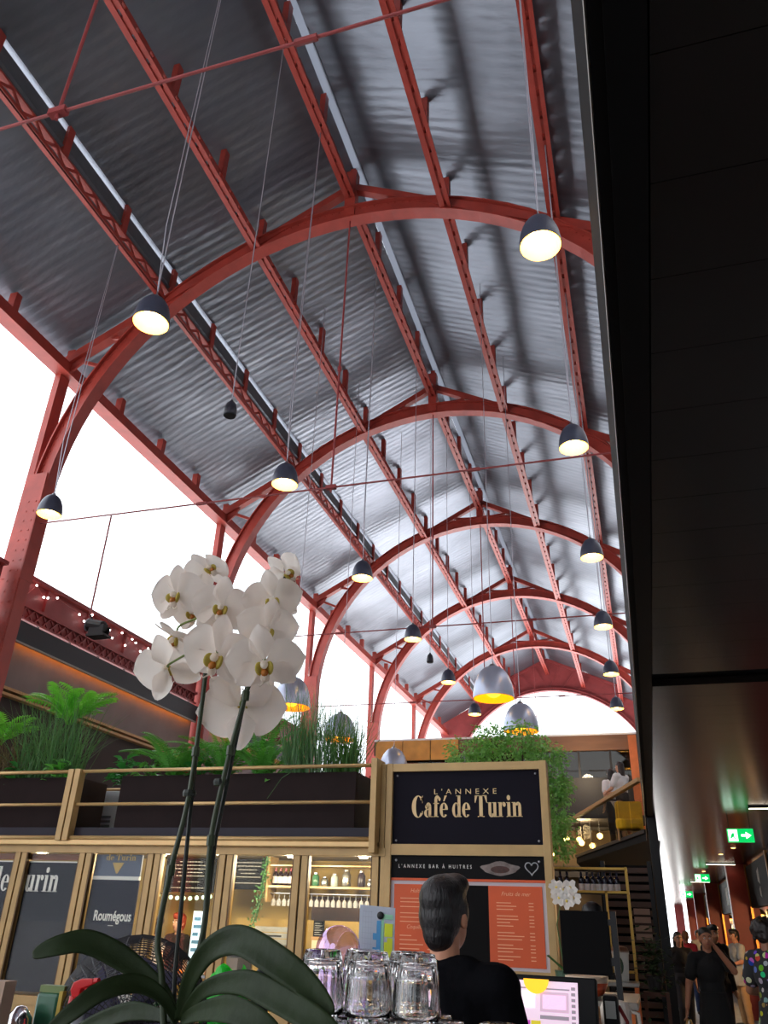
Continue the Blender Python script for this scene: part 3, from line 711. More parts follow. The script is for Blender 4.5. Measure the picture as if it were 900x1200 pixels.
def glyph(ch):
    e = []
    if ch == 'C':
        e += ring_pts(0.68, 0.74, 0.68, 0.78, 0.27, 0.72, 38, 322, 26, 0.04)
        e += [R_(1.12, 0.98, 1.19, 1.5), [(1.19, 1.4), (1.19, 1.0), (0.98, 1.32)], R_(1.12, 0.24, 1.2, 0.42)]
        return e, 1.28
    if ch == 'a':
        e += [R_(0.5, 0.1, 0.5 + S, 0.75)] + ring_pts(0.5, 0.7, 0.3, 0.32, 0.02, 0.27, 0, 180, 12)
        e += [disc(0.27, 0.72, 0.14)] + ring_pts(0.42, 0.28, 0.38, 0.3, 0.1, 0.24, 70, 290, 16) + [R_(0.45, 0.5, 0.62, 0.56), R_(0.62, 0.0, 0.96, 0.06), [(0.62, 0), (0.8, 0), (0.8, 0.2), (0.5, 0.1)]]
        return e, 1.0
    if ch == 'f':
        e += [R_(0.12, 0, 0.12 + S, 1.2), R_(0, 0, 0.56, TH), R_(0, 0.92, 0.6, 0.98)] + ring_pts(0.42, 1.2, 0.3, 0.32, 0.0, 0.26, 20, 180, 12) + [disc(0.66, 1.25, 0.13)]
        return e, 0.66
    if ch in 'eé':
        e += ring_pts(0.44, 0.49, 0.44, 0.51, 0.13, 0.45, 8, 318, 24) + [R_(0.25, 0.5, 0.86, 0.56)]
        if ch == 'é': e += [[(0.38, 1.1), (0.5, 1.1), (0.78, 1.5), (0.52, 1.5)]]
        return e, 0.94
    if ch == 'd':
        e += ring_pts(0.42, 0.49, 0.42, 0.51, 0.13, 0.45, 40, 320, 22) + [R_(0.58, 0.0, 0.58 + S, 1.5), R_(0.44, 1.44, 0.7, 1.5), R_(0.7, 0, 1.0, TH)]
        return e, 1.02
    if ch == 'T':
        e += [R_(0.48, 0, 0.48 + S + 0.06, 1.5), R_(0.3, 0, 1.02, TH), R_(0.02, 1.44, 1.3, 1.5), [(0.02, 1.5), (0.02, 0.98), (0.09, 0.98), (0.3, 1.45)], [(1.3, 1.5), (1.02, 1.45), (1.23, 0.98), (1.3, 0.98)]]
        return e, 1.3
    if ch == 'u':
        e += [R_(0.1, 0.25, 0.1 + S, 1.0), R_(0.0, 0.95, 0.2, 1.0), R_(0.62, 0, 0.62 + S, 1.0), R_(0.5, 0.95, 0.7, 1.0), R_(0.8, 0, 1.04, TH)] + ring_pts(0.42, 0.28, 0.32, 0.3, 0.03, 0.23, 180, 350, 12)
        return e, 1.06
    if ch == 'r':
        e += [R_(0.1, 0, 0.1 + S, 1.0), R_(0, 0, 0.52, TH), R_(0, 0.95, 0.2, 1.0), disc(0.66, 0.84, 0.16)] + ring_pts(0.58, 0.72, 0.2, 0.3, 0.17, 0.24, 80, 175, 8)
        return e, 0.84
    if ch == 'i':
        e += [R_(0.1, 0, 0.1 + S, 1.0), R_(0, 0, 0.52, TH), R_(0, 0.95, 0.2, 1.0), disc(0.25, 1.31, 0.18)]
        return e, 0.54
    if ch == 'n':
        e += [R_(0.1, 0, 0.1 + S, 1.0), R_(0, 0, 0.5, TH), R_(0, 0.95, 0.2, 1.0), R_(0.64, 0, 0.64 + S, 0.72), R_(0.54, 0, 1.06, TH)] + ring_pts(0.64, 0.7, 0.3, 0.32, 0.02, 0.26, 0, 165, 12)
        return e, 1.06
    return e, 0.36
def fat_text(txt, parent, origin, ux, uz, caph, material, width=None):
    k = caph / CAPH; x = 0; items = []
    for ch in txt:
        e, adv = glyph(ch); items.append((ch, e, x)); x += adv + (0.03 if ch != ' ' else 0)
    kx = k if width is None else width / x
    ux = Vector(ux); uz = Vector(uz); origin = Vector(origin)
    for ch, e, x0 in items:
        if not e: continue
        mb = MB()
        for pl in e: mb.poly([origin + ux * ((px_ + x0) * kx) + uz * (py_ * k) for px_, py_ in pl])
        mb.build('letter', material, parent)

# ================================================================ café kiosk
GOLD = mat('gold_frame', (172, 142, 92), 0.42, 0.15, 0.1, 5)
GOLD2 = mat('gold_rail', (196, 164, 112), 0.35, 0.3, 0.06, 5)
OLIVE = mat('olive_wall', (150, 124, 62), 0.6, 0, 0.12, 2)
DECK = mat('deck_edge', (32, 30, 42), 0.7, 0, 0.1, 3)
NAVY = mat('navy_panel', (21, 19, 29), 0.75, 0, 0.08, 2, spec=0.15)
FY = 9.0
EDG = [-8.47, -7.52, -6.57, -5.61, -4.655, -3.72, -2.79]
kk = thing('cafe_kiosk', 'gold framed glazed oyster bar kiosk under the railed deck', 'kiosk', (-5.5, 10.2, 0))
for x in EDG:
    for dx in (-0.085, 0.01):
        MB().bx(x + dx, x + dx + 0.075, FY - 0.03, FY + 0.09, 0.0, 2.32).build('mullion', GOLD, kk, bevel=0.004)
    MB().bx(x - 0.012, x + 0.012, FY + 0.0, FY + 0.08, 0, 2.31).build('seal', BLACK, kk)
MB().bx(-9.4, -2.72, FY - 0.05, FY + 0.1, 2.31, 2.39).build('head_rail', GOLD, kk)
MB().bx(-9.4, -2.8, FY - 0.12, FY + 0.1, 2.39, 2.455).build('deck_beam', GOLD2, kk, bevel=0.012)
MB().bx(-9.4, -2.8, FY - 0.04, FY + 2.6, 2.455, 2.6).build('deck', DECK, kk)
for i in range(len(EDG) - 1):
    a, b = EDG[i] + 0.085, EDG[i + 1] - 0.085
    MB().bx(a, b, FY - 0.02, FY + 0.07, 0.70, 0.79).build('sill', GOLD, kk)
    MB().bx(a, b, FY, FY + 0.06, 0.0, 0.7).build('lower_panel', GOLD, kk)
    MB().bx(a - 0.01, b + 0.01, FY + 0.02, FY + 0.03, 0.785, 2.315).build('window_pane', PANE, kk)
    for (x0, x1) in ((a - 0.005, a + 0.014), (b - 0.014, b + 0.005)): MB().bx(x0, x1, FY - 0.025, FY + 0.02, 0.79, 2.31).build('glazing_bead', mat('bead_dark', (96, 72, 40), 0.5), kk)
MB().bx(-9.4, -2.72, FY + 2.5, FY + 2.6, 0, 2.455).build('back_wall', OLIVE, kk)
MB().bx(-9.4, -9.3, FY + 0.1, FY + 2.5, 0, 2.455).build('side_wall', OLIVE, kk)
MB().bx(-2.78, -2.72, FY + 0.1, FY + 2.5, 0, 2.455).build('partition', OLIVE, kk)
MB().bx(-9.3, -2.8, FY + 0.12, FY + 2.48, 2.415, 2.455).build('inner_ceiling', mat('inner_ceiling', (120, 105, 80), 0.7), kk)
MB().bx(-9.3, -2.8, FY + 1.0, FY + 1.55, 0, 0.98).build('counter', mat('counter_front', (150, 118, 70), 0.5, 0, 0.1), kk)
MB().bx(-9.3, -2.8, FY + 0.95, FY + 1.6, 0.98, 1.02).build('counter_top', mat('counter_zinc', (170, 170, 165), 0.3, 0.6), kk)
for x in (-8.0, -6.1, -5.2, -4.25, -3.3):
    MB().lathe([(0.05, 0.0), (0.06, 0.04), (0.02, 0.06)], 14, Matrix.Translation((x, FY + 0.95, 2.35))).build('ceiling_lamp', mat('kiosk_lamp', (255, 235, 190), 0.5, emit=(255, 220, 160), estr=12), kk)
    lamp_light('kiosk_light', (x, FY + 0.95, 2.25), 48, (1.0, 0.84, 0.58), 0.08, parent=kk)
# ---- sign tower
sg = thing('sign_tower', 'gold framed sign tower with dark café name board and orange menu', 'sign', (-1.83, 9.1, 0))
SX0, SX1 = -2.735, -0.925
MB().bx(SX0, SX0 + 0.075, FY - 0.04, FY + 0.14, 0, 3.29).build('frame_post', GOLD, sg, bevel=0.005)
MB().bx(SX1 - 0.08, SX1, FY - 0.04, FY + 0.14, 0, 3.29).build('frame_post', GOLD, sg, bevel=0.005)
MB().bx(SX0 + 0.075, SX1 - 0.08, FY - 0.035, FY + 0.14, 3.2, 3.285).build('frame_rail', GOLD, sg)
MB().bx(SX0 + 0.075, SX1 - 0.08, FY - 0.035, FY + 0.14, 2.325, 2.435).build('frame_rail', GOLD, sg)
MB().bx(SX0 + 0.075, SX1 - 0.08, FY - 0.035, FY + 0.14, 0.0, 1.28).build('base_panel', GOLD, sg)
MB().bx(SX0 + 0.07, SX1 - 0.07, FY + 0.05, FY + 0.12, 1.2, 3.25).build('backing', DARK, sg)
bd = MB().bx(SX0 + 0.075, SX1 - 0.08, FY + 0.01, FY + 0.05, 2.435, 3.2).build('name_board', NAVY, sg)
for x in (SX0 + 0.12, SX1 - 0.125):
    for z in (2.475, 3.16): MB().ball((x, FY + 0.005, z), (0.013, 0.008, 0.013), 8, 5).build('screw', STEEL, bd)
CREAM = mat('cream_letters', (222, 192, 140), 0.5)
fat_text('Café de Turin', bd, (-2.44, FY + 0.004, 2.715), (1, 0, 0), (0, 0, 1), 0.225, CREAM, width=1.235)
flat_text("L'ANNEXE", 'lettering', bd, (-1.835, FY + 0.004, 2.955), (1, 0, 0), (0, 0, 1), 0.055, CREAM, 'CENTER', 0.0, 1.25, 0, 1.75)
mh = MB().bx(SX0 + 0.075, SX1 - 0.08, FY - 0.005, FY + 0.05, 2.1, 2.325).build('header_board', mat('header_black', (9, 8, 10), 0.7, spec=0.2), sg)
flat_text("L'ANNEXE BAR À HUITRES", 'lettering', mh, (-2.58, FY - 0.008, 2.2), (1, 0, 0), (0, 0, 1), 0.036, WHITE_P, 'LEFT', 0.0, 0.8, 0, 1.75)['kind'] = 'stuff'
# oyster photograph and heart on the header
OY = mat('oyster_print', (120, 108, 104), 0.6, 0, 0.4, 14)
mb = MB(); mb.poly([(-1.47 + 0.2 * math.cos(t) * (1 + 0.1 * math.sin(5 * t)), FY - 0.008, 2.205 + 0.062 * math.sin(t) * (1 + 0.15 * math.cos(4 * t))) for t in [2 * PI * i / 28 for i in range(28)]]); mb.build('oyster_picture', OY, mh)
mb = MB(); mb.poly([(-1.47 + 0.1 * math.cos(t), FY - 0.0095, 2.195 + 0.035 * math.sin(t)) for t in [2 * PI * i / 20 for i in range(20)]]); mb.build('oyster_picture', mat('oyster_dark', (70, 40, 34), 0.6, 0, 0.4, 20), mh)
hp = []
for i in range(25):
    t = 2 * PI * i / 24; hp.append((-1.14 + 0.0042 * 16 * math.sin(t) ** 3, FY - 0.009, 2.215 + 0.0042 * (13 * math.cos(t) - 5 * math.cos(2 * t) - 2 * math.cos(3 * t) - math.cos(4 * t))))
MB().tube(hp, 0.006, 6).build('heart', mat('heart_grey', (170, 170, 175), 0.5), mh)
for x in (-2.605, -1.06): MB().ball((x, FY - 0.01, 2.275), (0.014, 0.008, 0.014), 8, 5).build('screw', STEEL, mh)
ORANGE = mat('menu_orange', (206, 84, 38), 0.55, 0, 0.06, 3)
PALEB = mat('menu_border', (190, 180, 185), 0.5)
mn = MB().bx(SX0 + 0.075, SX1 - 0.08, FY + 0.0, FY + 0.05, 1.28, 2.1).build('menu_board', PALEB, sg)
MB().bx(SX0 + 0.078, SX1 - 0.083, FY - 0.012, FY, 2.075, 2.1).build('orange_band', ORANGE, mn)
for (x0, x1, mt, nm) in ((-2.62, -2.1, ORANGE, 'menu_sheet'), (-2.1, -1.6, mat('menu_black', (6, 5, 6), 0.6, spec=0.12), 'menu_sheet'), (-1.6, -1.045, ORANGE, 'menu_sheet')):
    MB().bx(x0, x1, FY - 0.008, FY, 1.31, 2.04).build(nm, mt, mn)
INK = mat('menu_ink', (235, 170, 130), 0.6)
flat_text('Huîtres', 'lettering', mn, (-2.36, FY - 0.010, 1.96), (1, 0, 0), (0, 0, 1), 0.038, INK, 'CENTER', 0, 1, 0.3)
flat_text('Coquillages', 'lettering', mn, (-2.36, FY - 0.010, 1.62), (1, 0, 0), (0, 0, 1), 0.036, INK, 'CENTER', 0, 1, 0.3)
flat_text('Fruits de mer', 'lettering', mn, (-1.32, FY - 0.010, 1.95), (1, 0, 0), (0, 0, 1), 0.038, INK, 'CENTER', 0, 1, 0.3)
rr = random.Random(5); mb = MB()
for (x0, x1, zs) in ((-2.55, -2.2, (1.9, 1.865, 1.82, 1.76, 1.72, 1.68, 1.55, 1.51, 1.47, 1.43, 1.38)), (-1.52, -1.14, (1.88, 1.85, 1.82, 1.76, 1.73, 1.7, 1.67, 1.61, 1.58, 1.55, 1.5, 1.47, 1.44, 1.4, 1.37))):
    for z in zs: 
        xe = x0 + (x1 - x0) * rr.uniform(0.35, 0.75); mb.poly([(x0, FY - 0.010, z), (xe, FY - 0.010, z), (xe, FY - 0.010, z + 0.008), (x0, FY - 0.010, z + 0.008)])
        mb.poly([(x1 - 0.05, FY - 0.010, z), (x1, FY - 0.010, z), (x1, FY - 0.010, z + 0.008), (x1 - 0.05, FY - 0.010, z + 0.008)])
mb.build('menu_lines', INK, mn, kind='stuff')
# ---- deck railing
rl = thing('deck_railing', 'gold tube railing along the kiosk deck in front of the planters', 'railing', (-6, FY - 0.1, 2.45))
for x in (-6.93, -6.83): MB().bx(x - 0.04, x + 0.04, FY - 0.16, FY - 0.04, 2.44, 3.29).build('rail_post', GOLD, rl, bevel=0.004)
MB().bx(-2.87, -2.80, FY - 0.2, FY + 0.12, 2.33, 3.33).build('end_plate', GOLD, rl, bevel=0.004)
MB().bx(-2.80, -2.745, FY - 0.02, FY + 0.1, 2.38, 3.29).build('end_plate', GOLD, rl, bevel=0.004)
for (x0, x1) in ((-9.4, -6.96), (-6.8, -2.87)):
    for z, r_ in ((3.265, 0.022), (2.865, 0.02)): MB().tube([(x0, FY - 0.1, z), (x1, FY - 0.1, z)], r_, 10).build('rail', GOLD2, rl, smooth=True)
    MB().tube([(x0, FY - 0.1, 2.475), (x1, FY - 0.1, 2.475)], 0.026, 10).build('rail', GOLD2, rl, smooth=True)
r2 = thing('back_railing', 'gold railing on the rear edge of the deck seen between the planters', 'railing', (-6, FY + 2.4, 2.6))
for x in (-8.5, -6.9, -5.2, -3.6, -2.9): MB().bx(x - 0.03, x + 0.03, FY + 2.37, FY + 2.43, 2.6, 3.45).build('rail_post', GOLD, r2)
for z in (2.85, 3.15, 3.42): MB().tube([(-9.3, FY + 2.4, z), (-2.9, FY + 2.4, z)], 0.02, 8).build('rail', GOLD2, r2)
# ---- planters on the deck
PLB = mat('planter_brown', (33, 23, 23), 0.7, 0, 0.15, 4, spec=0.15)
SOIL = mat('soil', (48, 34, 26), 0.95, 0, 0.3, 30, 0.6, 60)
for (x0, x1, lb) in ((-9.2, -7.0, 'dark brown planter box at the left end of the deck'), (-6.32, -3.14, 'long dark brown planter box behind the orchid stems')):
    p = thing('planter_box', lb, 'planter', ((x0 + x1) / 2, FY + 0.4, 2.6))
    MB().bx(x0, x1, FY + 0.08, FY + 0.13, 2.6, 3.23).build('front_board', PLB, p, bevel=0.006)
    MB().bx(x0, x1, FY + 0.7, FY + 0.75, 2.6, 3.23).build('back_board', PLB, p)
    for x in (x0, x1 - 0.05): MB().bx(x, x + 0.05, FY + 0.13, FY + 0.7, 2.6, 3.23).build('end_board', PLB, p)
    MB().bx(x0 + 0.05, x1 - 0.05, FY + 0.13, FY + 0.7, 2.6, 3.16).build('soil', SOIL, p)
# white air duct boxes behind the planters
for (x0, z0, z1, lb) in ((-7.4, 2.6, 3.2, 'low white cabinet between the two planters'),):
    u = thing('white_cabinet', lb, 'cabinet', (x0, FY + 1.3, z0))
    MB().bx(x0 - 0.3, x0 + 0.4, FY + 1.1, FY + 1.6, z0, z1).build('body', mat('cabinet_white', (205, 205, 212), 0.5), u, bevel=0.01)
    for i in range(4): MB().bx(x0 - 0.2, x0 + 0.3, FY + 1.085, FY + 1.1, z0 + 0.06 + 0.06 * i, z0 + 0.09 + 0.06 * i).build('grille_bar', mat('grille_grey', (110, 110, 118), 0.5), u)

# ================================================================ behind the windows
# posters in the left windows
ps = thing('window_poster', 'large dark poster with white café name behind the left windows', 'poster', (-7.6, FY + 0.1, 0.8))
MB().bx(-8.9, -6.68, FY + 0.06, FY + 0.09, 0.82, 2.2).build('sheet', mat('poster_dark', (26, 27, 42), 0.7, 0, 0.1, 1.5, spec=0.1), ps)
MB().bx(-8.9, -6.68, FY + 0.05, FY + 0.09, 2.2, 2.215).build('white_edge', WHITE_P, ps)
MB().bx(-8.9, -6.68, FY + 0.06, FY + 0.12, 2.23, 2.3).build('wood_batten', mat('batten_brown', (130, 74, 52), 0.6, 0, 0.2, 3), ps)
fat_text('Café de Turin', ps, (-8.54, FY + 0.055, 1.87), (1, 0, 0), (0, 0, 1), 0.28, WHITE_P, width=1.6)
p2 = thing('brand_poster', 'navy poster with white lettering in the third window', 'poster', (-6.05, FY + 0.1, 0.8))
MB().bx(-6.47, -5.82, FY + 0.06, FY + 0.085, 0.82, 2.02).build('sheet', mat('poster_navy', (16, 16, 42), 0.6, spec=0.1), p2)
MB().bx(-6.47, -5.82, FY + 0.055, FY + 0.09, 2.02, 2.06).build('white_bar', WHITE_P, p2)
MB().bx(-6.47, -5.82, FY + 0.06, FY + 0.085, 2.06, 2.3).build('sheet', mat('poster_slate', (74, 86, 112), 0.5), p2)
YEL = mat('poster_gold', (200, 165, 90), 0.5)
fat_text('de Turin', p2, (-6.32, FY + 0.053, 2.235), (1, 0, 0), (0, 0, 1), 0.07, YEL, width=0.42)
MB().poly([(-6.22, FY + 0.053, 2.21), (-6.06, FY + 0.053, 2.21), (-6.13, FY + 0.053, 2.09), (-6.15, FY + 0.053, 2.09)]).build('emblem', YEL, p2)
flat_text('Roumégous', 'lettering', p2, (-6.1, FY + 0.052, 1.585), (1, 0, 0), (0, 0, 1), 0.105, WHITE_P, 'CENTER', 0.004, 0.72)
MB().bx(-6.14, -6.07, FY + 0.05, FY + 0.055, 1.53, 1.537).build('underline', WHITE_P, p2)
# blackboards
CHALK = mat('chalk', (150, 150, 146), 0.8); SLATE = mat('slate', (16, 16, 19), 0.85, 0, 0.15, 6, spec=0.1)
IY = 10.75
def board(x0, x1, z0, z1, lb, seed):
    b = thing('chalkboard', lb, 'board', ((x0 + x1) / 2, IY, z0))
    MB().bx(x0, x1, IY, IY + 0.03, z0, z1).build('slate', SLATE, b)
    r = random.Random(seed); mb = MB(); z = z1 - 0.05
    while z > z0 + 0.03:
        w = (x1 - x0) * r.uniform(0.4, 0.85); c = (x0 + x1) / 2
        x = c - w / 2
        while x < c + w / 2:
            l = r.uniform(0.015, 0.05); mb.poly([(x, IY - 0.003, z), (x + l, IY - 0.003, z), (x + l, IY - 0.003, z + 0.009), (x, IY - 0.003, z + 0.009)]); x += l + 0.012
        z -= r.choice((0.045, 0.075))
    mb.build('chalk_lines', CHALK, b, kind='stuff')
    for x in (x0 + 0.05, x1 - 0.05): MB().tube([(x, IY + 0.015, z1), (x, IY + 0.015, 2.42)], 0.005, 5).build('cord', BLACK, b)
board(-6.5, -5.72, 1.95, 2.38, 'chalkboard menu behind the orchid stems in the fourth window', 1)
board(-5.47, -4.99, 2.0, 2.38, 'chalkboard menu beside the hanging ivy', 2)
# shelves with bottles and hanging glasses
WHT = mat('label_white', (225, 215, 210), 0.6); WINE = mat('wine_dark', (30, 12, 20), 0.15, coat=0.5); CAPR = mat('capsule_red', (130, 20, 35), 0.35)
sh = thing('wall_shelf', 'gold wall shelf with wine bottles above the hanging glasses', 'shelf', (-4.1, IY, 2.03))
MB().bx(-4.9, -3.3, IY, IY + 0.26, 2.035, 2.06).build('board', GOLD2, sh)
MB().bx(-4.9, -3.3, IY, IY + 0.26, 2.3, 2.315).build('board', GOLD2, sh)
for x in (-4.92, -4.45, -3.3): MB().bx(x - 0.015, x + 0.015, IY, IY + 0.28, 1.86, 2.415).build('upright', GOLD, sh)
MB().bx(-4.9, -3.3, IY + 0.08, IY + 0.16, 1.965, 1.975).build('glass_rail', STEEL, sh)
wb = thing('wine_bottle', 'x', 'bottle', (0, 0, 0), 0, 'wine bottles on the kiosk shelf')
MB().lathe([(0.0, 0.0), (0.036, 0.0), (0.037, 0.13), (0.03, 0.155), (0.013, 0.18), (0.013, 0.215)], 12).build('glass_body', WINE, wb, smooth=True, local=True)
MB().lathe([(0.0375, 0.03), (0.0375, 0.11)], 12, None, False).build('label', WHT, wb, local=True)
MB().lathe([(0.0145, 0.17), (0.0145, 0.217), (0.004, 0.22)], 10).build('capsule', CAPR, wb, local=True)
for i in range(6):
    lb = 'red capped wine bottle on the kiosk shelf, %s from the ivy' % ['first', 'second', 'third', 'fourth', 'fifth', 'sixth'][i]
    if i == 0: wb.location = (-4.85, IY + 0.1, 2.06); wb['label'] = lb; ROOT[wb.name] = Matrix.Translation((-4.85, IY + 0.1, 2.06))
    else: dup(wb, (-4.85 + 0.074 * i, IY + 0.1, 2.06), 0, lb)
JAR = [mat('jar_green', (60, 110, 80), 0.15, coat=0.3), mat('jar_silver', (190, 195, 200), 0.25, 0.9), mat('jar_dark', (40, 30, 40), 0.3), mat('jar_clear', (170, 185, 180), 0.1, coat=0.5)]
jar_lb = ['green glass jar at the left of the kiosk upper shelf', 'short silver tin beside the green jar', 'clear round jar on the kiosk shelf', 'tall silver shaker in the middle of the kiosk shelf', 'dark vase right of the silver shaker', 'small silver pot on the kiosk shelf', 'dark green jar at the right end of the kiosk shelf']
for i, (x, h, r_, mi) in enumerate(((-4.27, 0.17, 0.05, 0), (-4.14, 0.12, 0.045, 1), (-4.0, 0.16, 0.05, 3), (-3.83, 0.21, 0.06, 1), (-3.62, 0.2, 0.05, 2), (-3.5, 0.1, 0.04, 1), (-3.38, 0.15, 0.04, 0))):
    j = thing('jar', jar_lb[i], 'jar', (x, IY + 0.12, 2.06), 0, 'jars on the kiosk shelf')
    MB().lathe([(r_ * 0.8, 0), (r_, 0.02), (r_, h * 0.7), (r_ * 0.6, h * 0.85), (r_ * 0.55, h * 0.9)], 16, Matrix.Translation((x, IY + 0.12, 2.06))).build('vessel', JAR[mi], j, smooth=True)
    MB().lathe([(r_ * 0.62, h * 0.9), (r_ * 0.62, h)], 16, Matrix.Translation((x, IY + 0.12, 2.06))).build('lid', STEEL, j)
GL = mat('stemware_glass', (225, 228, 232), 0.08, alpha=0.42, coat=0.6)
gp = MB().lathe([(0.028, 0.0), (0.026, -0.004), (0.004, -0.008), (0.004, -0.06), (0.02, -0.07), (0.032, -0.1), (0.028, -0.15)], 12, None, False).mesh('wine_glass', GL)
for i in range(20):
    x = -4.86 + i * 0.078
    o = inst(gp, 'wine_glass', None, (x, IY + 0.12, 1.968)); ident(o, 'upside down wine glass hanging under the kiosk shelf, %s from the left' % ['first', 'second', 'third', 'fourth', 'fifth', 'sixth', 'seventh', 'eighth', 'ninth', 'tenth', 'eleventh', 'twelfth', 'thirteenth', 'fourteenth', 'fifteenth', 'sixteenth', 'seventeenth', 'eighteenth', 'nineteenth', 'twentieth'][i], 'glass', 'hanging wine glasses')
# ivy garland
LEAFG = mat('ivy_green', (70, 120, 62), 0.5, 0, 0.2, 8, backlit=(80, 150, 60, 0.3))
iv = thing('ivy_garland', 'green ivy garland hanging down beside the chalkboard', 'plant', (-4.95, IY - 0.05, 1.5))
r = random.Random(11); mb = MB()
MB().tube([(-4.94, IY - 0.03, 2.41), (-4.97, IY - 0.03, 2.0), (-5.02, IY - 0.03, 1.65), (-5.12, IY - 0.03, 1.5)], 0.008, 5).build('stem', LEAFG, iv)
for i in range(170):
    t = r.random(); z = 2.4 - 0.95 * t; x = -4.94 - 0.15 * t * t + r.gauss(0, 0.03); y = IY - 0.06 + r.gauss(0, 0.02)
    a = r.uniform(0, 6.28); l = r.uniform(0.025, 0.05); dx, dz = math.cos(a) * l, math.sin(a) * l
    mb.poly([(x, y, z), (x + dx * 0.5 - dz * 0.35, y - 0.01, z + dz * 0.5 + dx * 0.35), (x + dx, y - 0.015, z + dz), (x + dx * 0.5 + dz * 0.35, y - 0.01, z + dz * 0.5 - dx * 0.35)])
mb.build('leaves', LEAFG, iv, kind='stuff')
# things on and around the counter inside
cr = thing('grey_crate', 'grey slatted crate with lettering on the olive counter', 'crate', (-4.75, IY + 0.2, 1.35))
MB().bx(-4.98, -4.5, IY - 0.1, IY + 0.2, 1.02, 1.36).build('stand', OLIVE, cr)
for i in range(3): MB().bx(-4.98, -4.5, IY - 0.12, IY - 0.1, 1.37 + 0.07 * i, 1.43 + 0.07 * i).build('slat', mat('crate_grey', (130, 132, 130), 0.6, 0, 0.1, 6), cr)
MB().bx(-4.98, -4.5, IY - 0.1, IY + 0.2, 1.36, 1.38).build('base', mat('crate_grey', (130, 132, 130)), cr)
MB().bx(-4.88, -4.6, IY - 0.123, IY - 0.12, 1.455, 1.475).build('lettering_band', BLACK, cr)
MB().bx(-5.46, -2.85, IY + 0.3, IY + 0.36, 1.02, 1.66).build('olive_screen', OLIVE, kk)
dk = MB().bx(-4.45, -3.3, IY + 0.5, IY + 0.55, 1.66, 1.95).build('dark_recess', mat('recess_dark', (60, 40, 36), 0.6, 0, 0.4, 3), kk)
es = thing('menu_easel', 'little black menu easel with pale card in the last window', 'easel', (-4.2, IY + 0.2, 1.3))
MB().bx(-4.3, -4.1, IY + 0.2, IY + 0.29, 1.02, 1.32).build('base_block', OLIVE, es)
MB().bx(-4.29, -4.14, IY + 0.2, IY + 0.22, 1.46, 1.66).build('slate', SLATE, es); MB().bx(-4.31, -4.12, IY + 0.19, IY + 0.23, 1.44, 1.47).build('ledge', WOODS, es)
MB().bx(-4.3, -4.12, IY + 0.195, IY + 0.21, 1.3, 1.43).build('card', mat('card_cream', (220, 195, 165), 0.7), es)
mb = MB()
for i in range(6): mb.bx(-4.27, -4.2 + 0.03 * (i % 2), IY + 0.196, IY + 0.2, 1.62 - 0.026 * i, 1.628 - 0.026 * i)
mb.build('chalk_lines', CHALK, es, kind='stuff')
cm = thing('coffee_machine', 'dark espresso machine with chrome dials on the kiosk counter', 'machine', (-5.3, IY, 1.02))
MB().bx(-5.5, -5.12, IY - 0.25, IY + 0.15, 1.02, 1.2).build('base', STEEL, cm); MB().bx(-5.48, -5.14, IY - 0.1, IY + 0.15, 1.2, 1.55).build('body', mat('machine_dark', (60, 62, 72), 0.4, 0.4), cm, bevel=0.02)
for x in (-5.4, -5.22): MB().lathe([(0.045, 0), (0.045, 0.02), (0.03, 0.03)], 16, Matrix.Translation((x, IY - 0.1, 1.42)) @ Matrix.Rotation(PI / 2, 4, 'X')).build('dial', STEEL, cm)
MB().tube([(-5.44, IY - 0.1, 1.3), (-5.44, IY - 0.24, 1.28)], 0.016, 8).build('handle', BLACK, cm); MB().tube([(-5.2, IY - 0.1, 1.3), (-5.2, IY - 0.24, 1.28)], 0.016, 8).build('handle', BLACK, cm)
dc = thing('drinks_display', 'narrow glowing white and blue drinks card behind the stems', 'display', (-5.78, IY - 0.2, 1.02))
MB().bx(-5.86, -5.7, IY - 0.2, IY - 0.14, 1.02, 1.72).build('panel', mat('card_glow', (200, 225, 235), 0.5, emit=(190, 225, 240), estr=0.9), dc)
for i in range(5): MB().bx(-5.84, -5.72 - 0.02 * (i % 3), IY - 0.205, IY - 0.2, 1.25 + 0.09 * i, 1.29 + 0.09 * i).build('blue_bar', mat('card_blue', (70, 120, 160), 0.5), dc)
rr = random.Random(4); FR = [mat('lemon', (230, 190, 40), 0.45, 0, 0.08, 20), mat('orange_fruit', (226, 120, 30), 0.5, 0, 0.08, 20), mat('lime', (120, 160, 40), 0.45)]
fruit_names = ['lemon', 'orange', 'lime']
